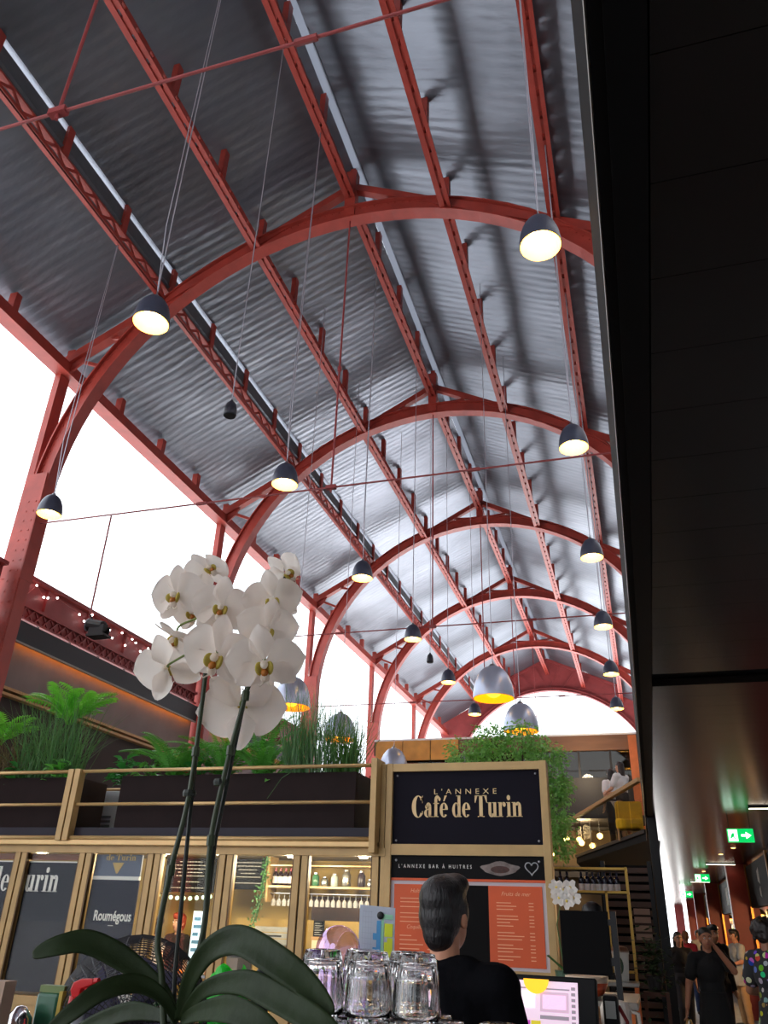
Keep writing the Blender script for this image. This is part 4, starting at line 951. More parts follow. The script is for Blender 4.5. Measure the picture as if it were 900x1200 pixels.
for (xa, n) in ((-5.5, 8), (-4.42, 6)):
    bsk = thing('fruit_tray', 'shallow metal tray of citrus fruit in the %s window' % ('fourth' if xa < -5 else 'fifth'), 'tray', (xa + 0.25, FY + 0.75, 1.0))
    MB().bx(xa - 0.06, xa + 0.56, FY + 0.62, FY + 0.86, 1.02, 1.03).bx(xa - 0.06, xa + 0.56, FY + 0.62, FY + 0.63, 1.03, 1.05).build('pan', STEEL, bsk)
    MB().bx(xa - 0.04, xa + 0.54, FY + 0.64, FY + 0.84, 0.0, 1.02).build('stand', OLIVE, bsk)
    for i in range(n):
        q = rr.choice((0, 1, 0, 2)); x = xa + 0.03 + 0.068 * i; y = FY + 0.69 + 0.05 * (i % 2)
        o = MB().ball((0, 0, 0), (0.034, 0.034, 0.034) if q == 1 else (0.04, 0.031, 0.031), 12, 8).mesh(fruit_names[q] + '_mesh', FR[q], True)
        f_ = inst(o, fruit_names[q], None, (x, y, 1.062)); ident(f_, '%s in the citrus tray of the %s window, %s from the left' % ({0: 'yellow lemon', 1: 'orange fruit', 2: 'green lime'}[q], 'fourth' if xa < -5 else 'fifth', ['first', 'second', 'third', 'fourth', 'fifth', 'sixth', 'seventh', 'eighth'][i]), fruit_names[q], 'citrus in the kiosk trays')
# green and white bulb string across the fourth window
bs = thing('bulb_string', 'string of pale green glass bulbs across the fourth window', 'lights', (-6.0, IY - 0.1, 1.9))
pts = [Vector((-6.5 + 0.1 * i, IY - 0.1, 1.93 - 0.03 * math.sin(i / 8 * PI))) for i in range(9)]
MB().tube(pts, 0.005, 5).build('wire', BLACK, bs)
bm = MB().ball((0, 0, -0.03), 0.028, 10, 6).mesh('bulb', mat('bulb_mint', (190, 225, 190), 0.3, emit=(200, 240, 200), estr=1.2))
for p in pts: inst(bm, 'bulb', bs, p)
# ================================================================ right of the sign: bottle shelf, menu stand, counter goods
GOLDT = mat('gold_tube', (190, 150, 70), 0.35, 0.5)
SY = 12.0
gs = thing('bottle_shelf', 'thin gold metal shelf unit with wine bottles right of the sign', 'shelf', (-0.75, SY, 0))
for (x, z1) in ((-1.3, 2.42), (-0.27, 2.42)):
    for dy in (0.0, 0.3): MB().bx(x - 0.015, x + 0.015, SY + dy - 0.015, SY + dy + 0.015, 0, z1).build('upright', GOLDT, gs)
MB().bx(-0.565, -0.535, SY - 0.015, SY + 0.015, 1.2, 2.13).build('upright', GOLDT, gs)
for z in (2.4, 2.115, 1.2, 0.6): 
    MB().bx(-1.3, -0.27, SY - 0.015, SY + 0.015, z - 0.015, z + 0.015).build('rail', GOLDT, gs)
    MB().bx(-1.3, -0.27, SY + 0.0, SY + 0.3, z - 0.025, z - 0.015).build('shelf_board', mat('shelf_dark', (60, 44, 34), 0.6), gs)
for z in (2.4, 2.115): MB().bx(-0.285, -0.255, SY, SY + 0.3, z - 0.015, z + 0.015).build('rail', GOLDT, gs)
wb2 = thing('wine_bottle', 'x', 'bottle', (0, 0, 0), 0, 'wine bottles on the gold shelf')
MB().lathe([(0.0, 0.0), (0.038, 0.0), (0.038, 0.15), (0.03, 0.18), (0.014, 0.205), (0.014, 0.255), (0.0, 0.256)], 12).build('glass_body', mat('bottle_blue', (20, 20, 44), 0.15, coat=0.5), wb2, smooth=True, local=True)
MB().lathe([(0.0388, 0.02), (0.0388, 0.11)], 12, None, False).build('label', WHT, wb2, local=True)
MB().lathe([(0.0155, 0.2), (0.0155, 0.257), (0.004, 0.26)], 10).build('capsule', mat('capsule_navy', (30, 30, 70), 0.35), wb2, local=True)
xs = [-1.24, -1.15, -1.06] + [-0.87 + 0.078 * i for i in range(7)]
for i, x in enumerate(xs):
    lb = 'dark wine bottle with white label on the gold shelf, %s from the left' % ['first', 'second', 'third', 'fourth', 'fifth', 'sixth', 'seventh', 'eighth', 'ninth', 'tenth'][i]
    if i == 0: wb2.location = (x, SY + 0.12, 2.105); wb2['label'] = lb; ROOT[wb2.name] = Matrix.Translation((x, SY + 0.12, 2.105))
    else: dup(wb2, (x, SY + 0.12, 2.105), 0, lb)
# black menu stand
MY = 6.5
a0 = atY(657, 1066, MY); a1 = atY(713, 1146, MY)
ms = thing('menu_stand', 'black blank display panel on a tall black post', 'stand', (-0.28, MY, 0))
MB().bx(-0.64, -0.3, MY, MY + 0.03, 1.39, 1.79).build('panel', mat('panel_black', (8, 7, 8), 0.7, spec=0.12), ms, bevel=0.004)
MB().bx(-0.285, -0.245, MY - 0.01, MY + 0.03, 0.02, 1.79).build('post', BLACK, ms)
MB().bx(-0.31, -0.28, MY + 0.0, MY + 0.02, 1.45, 1.5).build('bracket', BLACK, ms); MB().bx(-0.31, -0.28, MY + 0.0, MY + 0.02, 1.7, 1.74).build('bracket', BLACK, ms)
MB().lathe([(0.2, 0.0), (0.2, 0.015), (0.04, 0.025)], 20, Matrix.Translation((-0.265, MY + 0.01, 0))).build('foot', BLACK, ms)
# dark lamp head behind the stand
ht = thing('table_lamp', 'small black rounded lamp peeping over the blank black panel', 'lamp', (-0.46, 7.35, 1.22))
MB().lathe([(0.07, 0), (0.07, 0.01), (0.012, 0.02), (0.012, 0.55)], 14, Matrix.Translation((-0.46, 7.35, 1.22))).build('stem', BLACK, ht)
MB().lathe([(0.085, 0.0), (0.09, 0.05), (0.075, 0.11), (0.03, 0.14), (0.005, 0.145)], 18, Matrix.Translation((-0.46, 7.35, 1.73))).build('shade', mat('shade_black', (18, 16, 18), 0.4), ht, smooth=True)
# steel side counter carrying the tub, the bowl and the second orchid
STC = mat('brushed_steel', (150, 145, 138), 0.35, 0.85)
ctn = thing('service_counter', 'low dark service counter with a steel top behind the till', 'counter', (-0.5, 7.2, 0))
MB().bx(-1.0, -0.2, 6.85, 7.7, 0.0, 1.17).build('body', mat('counter_brown', (96, 60, 40), 0.6, 0, 0.15, 3), ctn)
MB().bx(-1.04, -0.16, 6.8, 7.75, 1.17, 1.22).build('top', STC, ctn, bevel=0.008)
MB().bx(-0.22, -0.19, 6.83, 6.86, 0.0, 1.17).build('corner_trim', mat('copper', (190, 100, 50), 0.4, 0.5), ctn)
sdt = thing('side_table', 'narrow steel topped table carrying the white tub', 'table', (-0.5, 10.8, 0))
MB().bx(-0.95, -0.22, 10.55, 11.05, 1.11, 1.15).build('top', STC, sdt, bevel=0.006)
for x in (-0.92, -0.25):
    for y in (10.58, 11.02): MB().bx(x - 0.02, x + 0.02, y - 0.02, y + 0.02, 0, 1.11).build('leg', mat('copper', (190, 100, 50)), sdt)
MB().bx(-0.93, -0.24, 10.57, 11.03, 0.5, 0.53).build('lower_shelf', GOLDT, sdt)
tb = thing('white_tub', 'white takeaway tub with a dark green oval label on the counter', 'tub', (-0.4, 10.8, 1.15))
T = Matrix.Translation((-0.4, 10.8, 1.15)) @ Matrix.Diagonal((1.4, 1.4, 2.1, 1.0))
MB().lathe([(0.05, 0), (0.068, 0.13), (0.072, 0.135), (0.072, 0.145)], 20, T).build('cup', mat('tub_white', (225, 220, 210), 0.5), tb, smooth=True, angle=40)
mb = MB(); mb.poly([(-0.42 + 0.05 * math.cos(t), 10.7, 1.31 + 0.09 * math.sin(t)) for t in [2 * PI * i / 20 for i in range(20)]]); mb.build('oval_label', mat('label_green', (50, 72, 52), 0.6, 0, 0.2, 20), tb)
MB().lathe([(0.074, 0.14), (0.06, 0.165), (0.02, 0.17)], 20, T).build('lid', mat('lid_brown', (110, 70, 48), 0.6), tb)
bw = thing('orange_bowl', 'white and orange bowl on the counter below the blank panel', 'bowl', (-0.52, 7.02, 1.22))
T = Matrix.Translation((-0.52, 7.02, 1.22))
MB().lathe([(0.06, 0.0), (0.12, 0.03), (0.155, 0.1)], 24, T, True).build('lower_bowl', mat('bowl_orange', (205, 80, 36), 0.45), bw, smooth=True)
MB().lathe([(0.156, 0.1), (0.16, 0.14), (0.15, 0.142), (0.1, 0.1)], 24, T, False).build('rim', mat('bowl_white', (215, 190, 165), 0.45), bw, smooth=True)
TY = 4.9
rt = thing('side_trolley', 'small dark trolley between till and menu stand', 'trolley', (-0.25, TY, 0))
MB().bx(-0.5, 0.1, TY - 0.15, TY + 0.2, 1.09, 1.12).build('shelf', STC, rt)
for x in (-0.48, 0.08):
    for y in (TY - 0.13, TY + 0.18): MB().tube([(x, y, 0), (x, y, 1.1)], 0.012, 8).build('leg', BLACK, rt)
tw = thing('white_canister', 'ribbed white canister standing before the menu post', 'canister', (-0.23, TY, 1.12))
n = 40; mb = MB()
prof = [(0.07, 0), (0.075, 0.02), (0.075, 0.2), (0.06, 0.23), (0.03, 0.235)]
rings = []
for r_, z in prof: rings.append([Vector((-0.23 + math.cos(2 * PI * j / n) * r_ * (1 + 0.03 * (j % 2)), TY + math.sin(2 * PI * j / n) * r_ * (1 + 0.03 * (j % 2)), 1.12 + z)) for j in range(n)])
mb.ringstrip(rings).build('body', mat('canister_white', (196, 186, 176), 0.5), tw)
MB().tube([(-0.155, TY, 1.2), (-0.115, TY, 1.23), (-0.12, TY, 1.3), (-0.16, TY, 1.31)], 0.01, 8).build('handle', mat('canister_white', (196, 186, 176), 0.5), tw)
bx2 = thing('brown_box', 'open brown cardboard box beside the white canister', 'box', (-0.41, TY, 1.12))
MB().bx(-0.47, -0.33, TY - 0.1, TY + 0.1, 1.12, 1.28).build('carton', mat('carton', (150, 110, 70), 0.8, 0, 0.1, 5), bx2); MB().quadbox([(-0.47, TY - 0.1, 1.28), (-0.3, TY - 0.1, 1.28), (-0.3, TY - 0.16, 1.33), (-0.47, TY - 0.16, 1.33), (-0.47, TY - 0.1, 1.285), (-0.3, TY - 0.1, 1.285), (-0.3, TY - 0.16, 1.335), (-0.47, TY - 0.16, 1.335)]).build('flap', mat('carton', (150, 110, 70)), bx2)
# ---- till
PY = 3.75
ti = thing('till_screen', 'black touch screen till with white order screen', 'till', (-0.44, PY, 1.15))
tilt = Matrix.Translation((-0.44, PY, 1.355)) @ Matrix.Rotation(math.radians(-6), 4, 'Z') @ Matrix.Rotation(math.radians(-14), 4, 'X')
MB().bx(-0.24, 0.195, -0.008, 0.03, -0.16, 0.15, tilt).build('casing', mat('till_black', (9, 9, 10), 0.5, spec=0.2), ti, bevel=0.006)
SCR = mat('screen_white', (225, 205, 220), 0.4, emit=(225, 195, 215), estr=0.62)
scn = MB().bx(-0.22, 0.122, -0.012, -0.008, -0.145, 0.128, tilt).build('display', SCR, ti)
def scr(x0, x1, z0, z1, m_, nm='screen_field'): MB().bx(x0, x1, -0.0135, -0.012, z0, z1, tilt).build(nm, m_, scn)
GR1 = mat('screen_grey', (150, 140, 150), 0.5, emit=(150, 140, 150), estr=0.45); GR2 = mat('screen_pink', (205, 175, 195), 0.5, emit=(205, 175, 195), estr=0.55)
scr(-0.165, 0.09, 0.098, 0.103, GR1); scr(-0.03, 0.085, 0.02, 0.09, GR2); scr(-0.02, 0.075, 0.03, 0.08, SCR); scr(-0.03, 0.085, -0.005, 0.008, GR1)
for i in range(12): scr(0.096, 0.112, 0.1 - i * 0.02, 0.111 - i * 0.02, GR1, 'screen_key')
scr(-0.165, -0.05, 0.03, 0.09, mat('screen_pale', (240, 225, 238), 0.5, emit=(240, 225, 238), estr=0.7))
for i, c in enumerate(((120, 190, 90), (190, 70, 180), (214, 196, 50), (120, 90, 190), (230, 180, 60), (110, 190, 110))):
    x0 = -0.15 + 0.042 * (i % 3); z0 = -0.04 - 0.032 * (i // 3); scr(x0, x0 + 0.038, z0, z0 + 0.028, mat('key_%d' % i, c, 0.5, emit=c, estr=0.5), 'screen_key')
mb = MB(); mb.prism([tilt @ Vector((-0.045 + 0.052 * math.cos(t), -0.022, 0.132 + 0.052 * math.sin(t))) for t in [PI + PI * i / 16 for i in range(17)]], tilt.to_3x3() @ Vector((0, 0.006, 0))); mb.build('yellow_glow_disc', mat('disc_painted_glow', (255, 200, 50), 0.4, emit=(255, 175, 25), estr=0.9), ti)  # half disc with its glow painted in; no lamp there
MB().bx(-0.5, -0.38, PY + 0.05, PY + 0.12, 1.17, 1.35).build('stand', BLACK, ti); MB().bx(-0.58, -0.28, PY - 0.02, PY + 0.2, 1.15, 1.17).build('foot', BLACK, ti)
pt = thing('card_terminal', 'black card terminal hooked beside the till screen', 'terminal', (-0.2, PY + 0.15, 1.15))
MB().bx(-0.23, -0.17, PY + 0.1, PY + 0.2, 1.15, 1.44).build('body', mat('till_black', (16, 16, 18)), pt, bevel=0.01); MB().tube([(-0.17, PY + 0.15, 1.4), (-0.14, PY + 0.12, 1.35), (-0.16, PY + 0.1, 1.25)], 0.008, 6).build('cord', mat('cord_red', (120, 30, 30), 0.5), pt)
MB().bx(-0.22, -0.18, PY + 0.095, PY + 0.1, 1.36, 1.42).build('display', mat('lcd_grey', (150, 150, 145), 0.4), pt)
bk = thing('back_counter', 'waist high back counter carrying the till', 'counter', (-0.6, PY + 0.2, 0))
MB().bx(-1.6, 0.02, PY - 0.1, PY + 0.5, 0.0, 1.1).build('body', mat('counter_brown', (96, 60, 40)), bk); MB().bx(-1.62, 0.04, PY - 0.12, PY + 0.52, 1.1, 1.15).build('top', STC, bk)
# ---- plant stand by the post
PV = 11.6
fs = thing('plant_stand', 'tall dark stand with a trailing green plant by the corridor post', 'plant', (-0.06, PV, 0))
MB().bx(-0.2, 0.1, PV - 0.12, PV + 0.12, 0.98, 1.02).build('top_board', mat('stand_wood', (80, 46, 32), 0.6), fs)
for x in (-0.18, 0.08):
    for y in (PV - 0.1, PV + 0.1): MB().bx(x - 0.02, x + 0.02, y - 0.02, y + 0.02, 0, 0.98).build('leg', mat('stand_wood', (80, 46, 32)), fs)
MB().lathe([(0.07, 0), (0.1, 0.16), (0.105, 0.17)], 18, Matrix.Translation((-0.05, PV, 1.02))).build('pot', mat('pot_dark', (40, 36, 36), 0.6), fs)
r = random.Random(21); DKG = mat('dark_leaf', (46, 62, 34), 0.5, 0, 0.3, 6, backlit=(60, 90, 40, 0.25))
mb = MB()
for i in range(420):
    a = r.uniform(0, 6.28); rad = abs(r.gauss(0, 0.12)); z = 1.28 + r.gauss(0, 0.17); 
    x, y = -0.06 + rad * math.cos(a), PV + rad * math.sin(a); l = r.uniform(0.04, 0.09); b = r.uniform(0, 6.28); tl = r.uniform(-0.7, 0.3)
    d = Vector((math.cos(b) * l, math.sin(b) * l, tl * l)); s_ = Vector((-math.sin(b), math.cos(b), 0.3)) * l * 0.3
    c = Vector((x, y, z)); mb.poly([c, c + d * 0.5 + s_, c + d, c + d * 0.5 - s_])
mb.build('foliage', DKG, fs, kind='stuff')

# ---- second white orchid behind the blank panel
c2 = atY(655, 1110, 8.2)
o2 = thing('potted_orchid', 'white orchid in a dark pot behind the blank panel', 'plant', (-0.72, 7.45, 1.22))
MB().lathe([(0.06, 0), (0.08, 0.14), (0.083, 0.15)], 18, Matrix.Translation((-0.72, 7.45, 1.22))).build('pot', mat('pot_glass_green', (60, 84, 66), 0.3), o2)
tops = [atY(px, py, 7.45) for px, py in ((652, 1040), (660, 1043), (668, 1040), (672, 1052), (655, 1052), (664, 1056))]
PW = mat('petal_plain', (232, 228, 222), 0.6, backlit=(245, 240, 235, 0.3))
MB().tube([(-0.72, 7.45, 1.36), (-0.76, 7.45, 1.7), tops[1], tops[3]], [0.007, 0.006, 0.004, 0.003], 6).build('flower_stem', mat('stem_green', (60, 90, 40), 0.5), o2)
for i, p in enumerate(tops):
    mb = MB(); rr = random.Random(i)
    mb.ball(p, 0.012, 8, 5)
    fl_ = mb.build('flower', mat('flower_heart', (226, 200, 90), 0.5), o2)
    for k in range(5):
        a = k * 2 * PI / 5 + rr.uniform(0, 1); d = Vector((math.cos(a), -0.25, math.sin(a))); s_ = Vector((-math.sin(a), -0.1, math.cos(a)))
        MB().poly([p, p + d * 0.03 + s_ * 0.028, p + d * 0.065 + s_ * 0.014, p + d * 0.065 - s_ * 0.014, p + d * 0.03 - s_ * 0.028]).build('petal', PW, fl_)
for k in range(5):
    a = k * 1.3; d = Vector((math.cos(a), math.sin(a), 0)); b = Vector((-0.72, 7.45, 1.37))
    MB().quadbox([b + Vector((-d.y, d.x, 0)) * 0.02, b - Vector((-d.y, d.x, 0)) * 0.02, b + d * 0.16 + Vector((d.y, -d.x, 0)) * 0.012 + Vector((0, 0, 0.1)), b + d * 0.16 - Vector((d.y, -d.x, 0)) * 0.012 + Vector((0, 0, 0.1))] + [v + Vector((0, 0, 0.004)) for v in (b + Vector((-d.y, d.x, 0)) * 0.02, b - Vector((-d.y, d.x, 0)) * 0.02, b + d * 0.16 + Vector((d.y, -d.x, 0)) * 0.012 + Vector((0, 0, 0.1)), b + d * 0.16 - Vector((d.y, -d.x, 0)) * 0.012 + Vector((0, 0, 0.1)))]).build('leaf', mat('leaf_plain', (70, 110, 50), 0.5), o2)
# ================================================================ greenery
def blade(mb, base, az, length, width, lean, droop, n=6, twist=0.0):
    """one grass blade: leans out by lean at the start and droops along its length"""
    base = Vector(base); d = Vector((math.cos(az), math.sin(az), 0)); s = Vector((-math.sin(az + twist), math.cos(az + twist), 0))
    b = len(mb.v); p = base.copy(); ang = lean
    for i in range(n + 1):
        t = i / n; w = width * (1 - t) ** 0.7 * 0.5 + 0.0004
        mb.v += [p - s * w, p + s * w]
        p = p + (d * math.sin(ang) + Vector((0, 0, 1)) * math.cos(ang)) * (length / n); ang += droop / n
    for i in range(n):
        mb.f.append([b + 2 * i, b + 2 * i + 1, b + 2 * i + 3, b + 2 * i + 2]); mb.fm.append(mb.cm)
def leafmat(name, rgb, k=0.3):
    return mat(name, rgb, 0.42, 0, 0.18, 5, backlit=(min(255, rgb[0] * 1.3), min(255, rgb[1] * 1.35), rgb[2], k))
G_DARK = leafmat('grass_dark', (82, 122, 76)); G_MID = leafmat('grass_mid', (72, 112, 54)); G_BR = leafmat('palm_green', (112, 184, 70)); G_FERN = leafmat('fern_green', (84, 150, 62)); G_BROAD = leafmat('broad_green', (66, 146, 76)); G_TREE = leafmat('tree_green', (124, 168, 98), 0.35)
G_BRN = leafmat('grass_brown', (96, 84, 54))
PLY = 9.42; SZ = 3.15
def grass(label, px0, px1, n, hmin, hmax, width, mtl, seed, lean=0.28, droop=0.5, name='grass_clump', y=PLY, spread=0.16):
    a, b = atY(px0, 900, y).x, atY(px1, 900, y).x
    r = random.Random(seed); o = thing(name, label, 'plant', ((a + b) / 2, y, SZ))
    mb = MB()
    for i in range(n):
        x = r.uniform(a, b); yy = y + r.uniform(-spread, spread); az = r.uniform(0, 6.28)
        blade(mb, (x, yy, SZ), az, r.uniform(hmin, hmax), width * r.uniform(0.7, 1.2), abs(r.gauss(0, lean)), r.gauss(droop, 0.35), 6, r.uniform(-1, 1))
    mb.build('blades', mtl, o, kind='stuff')
    MB().lathe([(0.09, -0.03), (0.1, 0.0), (0.05, 0.03)], 12, Matrix.Translation(((a + b) / 2, y, SZ))).build('crown', SOIL, o)
    return o
grass('tall fine dark green grass clump in the left planter under the palm', 28, 92, 420, 0.8, 1.45, 0.014, G_DARK, 1, 0.3, 0.45)
grass('brownish grass tuft at the left edge of the left planter', -5, 24, 130, 0.6, 1.0, 0.011, G_BRN, 2, 0.35, 0.7)
grass('tall dark grass clump rising in front of the silver dome lamp', 335, 392, 380, 0.75, 1.3, 0.012, G_DARK, 3, 0.15, 0.3)
grass('spiky lighter grass clump at the right end of the long planter', 396, 420, 260, 0.55, 0.98, 0.013, G_MID, 4, 0.24, 0.4)
# one long blade bent over the planter front
sb = thing('grass_runner', 'single long thin blade arching down over the planter front', 'plant', (atY(375, 893, PLY - 0.3).x, PLY - 0.3, SZ))
pts = [atY(392, 880, 9.2), atY(380, 892, 9.05), atY(355, 896, 8.98), atY(330, 912, 8.95), atY(313, 936, 8.94)]
MB().tube(pts, [0.008, 0.007, 0.006, 0.004, 0.002], 5).build('blade', G_DARK, sb)
MB().tube([Vector((pts[0].x, 9.3, SZ - 0.02)), pts[0]], 0.008, 5).build('stem', G_DARK, sb)

def frond_mesh(name, length, nl, ll, lw, mtl, droop=1.3, taper=0.35, up_=0.25):
    """pinnate frond along +x, rising then drooping"""
    mb = MB(); pts = []; p = Vector((0, 0, 0)); ang = 1.15
    for i in range(nl + 1):
        pts.append(p.copy()); p = p + Vector((math.cos(ang), 0, math.sin(ang))) * (length / nl); ang -= droop / nl
    mb.tube(pts, [0.006 * (1 - 0.8 * i / nl) for i in range(nl + 1)], 4)
    for i in range(2, nl):
        t = i / nl; l = ll * (math.sin(PI * min(t * 0.8 + 0.15, 1)) ** 0.7) ; d = (pts[i + 1] - pts[i]).normalized()
        for s in (-1, 1):
            e = (Vector((0, s, 0)) * 0.85 + d * 0.55 + Vector((0, 0, up_))).normalized(); q = pts[i]
            wv = d * lw * 0.5
            m1 = q + e * l * 0.5 + Vector((0, 0, -0.01)); m2 = q + e * l + Vector((0, 0, -0.06 * l / 0.2))
            b = len(mb.v); mb.v += [q, m1 - wv, m2, m1 + wv]; mb.f.append([b, b + 1, b + 2, b + 3]); mb.fm.append(0)
    return mb.mesh(name, mtl)
PALM = frond_mesh('frond', 0.62, 15, 0.3, 0.04, G_BR, 1.15)
FERN = frond_mesh('frond', 0.75, 30, 0.11, 0.022, G_FERN, 1.7, up_=0.05)
def rosette(name, label, px, mesh, n, seed, scale=1.0, y=PLY, z0=SZ, lift=0.0, part='frond', dz=0.0):
    r = random.Random(seed); c = atY(px, 900, y); o = thing(name, label, 'plant', (c.x, y, z0))
    for i in range(n):
        az = 2 * PI * i / n + r.uniform(-0.3, 0.3); sc = scale * r.uniform(0.75, 1.1)
        inst(mesh, part, o, (c.x + 0.03 * math.cos(az), y + 0.03 * math.sin(az), z0 + dz), (r.uniform(-0.2, 0.2), -lift + r.uniform(-0.25, 0.25), az), (sc, sc, sc))
    if dz > 0: MB().tube([(c.x, y, z0 - 0.02), (c.x + 0.01, y, z0 + dz + 0.02)], [0.02, 0.012], 7).build('stem', G_MID, o)
    else: MB().ball((c.x, y, z0), (0.05, 0.05, 0.03), 8, 5).build('crown', SOIL, o)
    return o
rosette('parlour_palm', 'bright green palm standing above the grass in the left planter', 70, PALM, 15, 5, 1.12, PLY - 0.02, SZ, 0.1, dz=0.85)
rosette('parlour_palm', 'bright green palm cut by the left edge of the photo', -8, PALM, 11, 6, 0.9, PLY, SZ, 0.1, dz=0.6)
rosette('fern', 'green fern drooping at the left end of the long planter', 206, FERN, 18, 7, 1.3, PLY, SZ, 0.35)
rosette('fern', 'green fern behind the middle of the orchid flowers', 262, FERN, 18, 8, 1.3, PLY + 0.05, SZ, 0.35)
rosette('fern', 'green fern just right of the orchid beside the tall grass', 308, FERN, 18, 9, 1.35, PLY, SZ, 0.4)
# broad leaved plants
def leaf_mesh(name, L, W, mtl, fold=0.25, droop=0.5, nu=6):
    mb = MB()
    def fn(u, v):
        w = W * math.sin(PI * min(1, u ** 0.75 * 0.97 + 0.03)) ** 0.8; s = (v - 0.5) * w
        return (L * u * math.cos(droop * u * 0.6), s, L * u * math.sin(0.55 - droop * u) * 1.0 + abs(s) * fold)
    mb.grid(fn, nu, 4)
    return mb.mesh(name, mtl, True)
BL = leaf_mesh('leaf', 0.17, 0.1, G_BROAD); BL2 = leaf_mesh('leaf', 0.15, 0.075, leafmat('broad_bright', (104, 178, 84)))
def leafy(label, px, n, seed, mesh, h, y=PLY, spread=0.14, name='leafy_plant'):
    r = random.Random(seed); c = atY(px, 900, y); o = thing(name, label, 'plant', (c.x, y, SZ))
    for i in range(n):
        az = r.uniform(0, 6.28); rad = r.uniform(0, spread); z = SZ + 0.02 + h * r.random() * (1 - rad / spread * 0.6); p = Vector((c.x + rad * math.cos(az), y + rad * math.sin(az), z)); sc = r.uniform(0.6, 1.15)
        inst(mesh, 'leaf', o, p, (r.uniform(-0.4, 0.4), r.uniform(-0.4, 0.5), az + r.uniform(-0.8, 0.8)), (sc, sc, sc))
    for i in range(7):
        az = i * 0.9; MB().tube([(c.x, y, SZ - 0.01), (c.x + spread * 0.4 * math.cos(az), y + spread * 0.4 * math.sin(az), SZ + h * 0.5), (c.x + spread * 0.8 * math.cos(az), y + spread * 0.8 * math.sin(az), SZ + h * 0.75)], 0.005, 4).build('stem', G_MID, o)
    return o
leafy('broad leaved plant just right of the rail post', 146, 60, 31, BL, 0.44)
leafy('small bright leaved plant beside the fern', 176, 60, 32, BL2, 0.4, PLY - 0.05)
leafy('broad leaved plant trailing over the left planter corner', 72, 50, 33, BL2, 0.34, PLY - 0.18, 0.16)
leafy('low dark leaved plant under the middle fern', 236, 44, 34, BL, 0.34, PLY - 0.1)
leafy('low leafy plant in front of the tall grass', 322, 36, 35, BL2, 0.26, PLY - 0.15)
leafy('low leafy plant between the palm and the rail post', 24, 40, 36, BL, 0.3, PLY - 0.12)
# tree behind the sign
TYY = 13.3
tr = thing('indoor_tree', 'bushy green indoor tree rising behind the sign tower', 'tree', (-1.75, TYY, 0))
BARK = mat('bark', (84, 66, 52), 0.9, 0, 0.3, 12, 0.5, 30)
MB().tube([(-1.7, TYY, 0.5), (-1.72, TYY, 1.6), (-1.78, TYY, 2.8), (-1.85, TYY, 4.0)], [0.07, 0.06, 0.045, 0.02], 8).build('trunk', BARK, tr)
MB().lathe([(0.22, 0), (0.28, 0.5), (0.3, 0.52)], 24, Matrix.Translation((-1.7, TYY, 0.0))).build('pot', mat('pot_dark', (40, 36, 36)), tr)
r = random.Random(77); mb = MB()
lobes = [(548, 885, 0.38, 900), (575, 868, 0.36, 900), (612, 868, 0.38, 1000), (640, 890, 0.36, 900), (652, 925, 0.3, 800), (653, 962, 0.28, 700), (655, 990, 0.24, 450), (600, 900, 0.5, 900), (640, 930, 0.35, 600)]
for (px, py, rad, n) in lobes:
    c = atY(px, py, TYY)
    MB().tube([(-1.75, TYY, min(2.4, c.z - 0.3)), ((-1.75 + c.x) / 2, TYY, c.z - 0.25), c], [0.025, 0.016, 0.006], 5).build('branch', BARK, tr)
    for i in range(n // 5):
        u = Vector((r.gauss(0, 1), r.gauss(0, 1), r.gauss(0, 1))).normalized() * rad * r.random() ** 0.4
        tip = c + u * Vector((1, 0.9, 0.85)) if False else c + Vector((u.x, u.y * 0.9, u.z * 0.85))
        dirv = Vector((u.x, u.y, u.z * 0.4 - 0.15)).normalized()
        for q in range(5):
            p = tip + Vector((r.gauss(0, 0.035), r.gauss(0, 0.035), r.gauss(0, 0.035)))
            l = r.uniform(0.05, 0.085); d = (dirv + Vector((r.gauss(0, 0.5), r.gauss(0, 0.5), r.gauss(0, 0.4)))).normalized() * l
            s_ = d.cross(Vector((r.gauss(0, 1), r.gauss(0, 1), 1))).normalized() * l * 0.24
            mb.poly([p, p + d * 0.45 + s_, p + d, p + d * 0.45 - s_])
mb.build('foliage', G_TREE, tr, kind='stuff')
# ================================================================ bar counter and what stands on it
CT = 1.33
bar = thing('bar_counter', 'raised dark bar counter in the foreground', 'counter', (-0.85, 1.45, 0))
MB().bx(-1.75, -0.04, 0.86, 2.05, 0, 1.28).build('body', mat('bar_body', (60, 44, 36), 0.6, 0, 0.15, 3), bar)
MB().bx(-1.8, 0.0, 0.72, 2.2, 1.28, CT).build('top', mat('bar_top', (92, 74, 58), 0.35, 0, 0.2, 4, stretch=(1, 6, 1)), bar, bevel=0.006)
# ---- orchid
OYD = 0.95
def O(px, py, dy=0.0): return atY(px, py, OYD + dy)
FWD = Vector((RM[0][2], RM[1][2], RM[2][2])); RGT = Vector((RM[0][0], RM[1][0], RM[2][0])); UPV = -Vector((RM[0][1], RM[1][1], RM[2][1]))
base = O(207, 1192); base.z = CT
oc = thing('orchid', 'white moth orchid in the foreground with two flowering stems', 'plant', (base.x, base.y, CT))
T = Matrix.Translation((base.x, base.y, CT))
MB().lathe([(0.05, 0.0), (0.055, 0.01), (0.07, 0.16), (0.075, 0.17), (0.07, 0.175), (0.064, 0.16)], 28, T).build('pot', mat('pot_white', (215, 210, 205), 0.3), oc, smooth=True, angle=40)
MB().lathe([(0.063, 0.155), (0.03, 0.175), (0.005, 0.18)], 20, T).build('bark_mix', SOIL, oc)
STEM = mat('orchid_stem', (44, 56, 30), 0.45, 0, 0.2, 20); STAKE = mat('stake_dark', (26, 32, 24), 0.5)
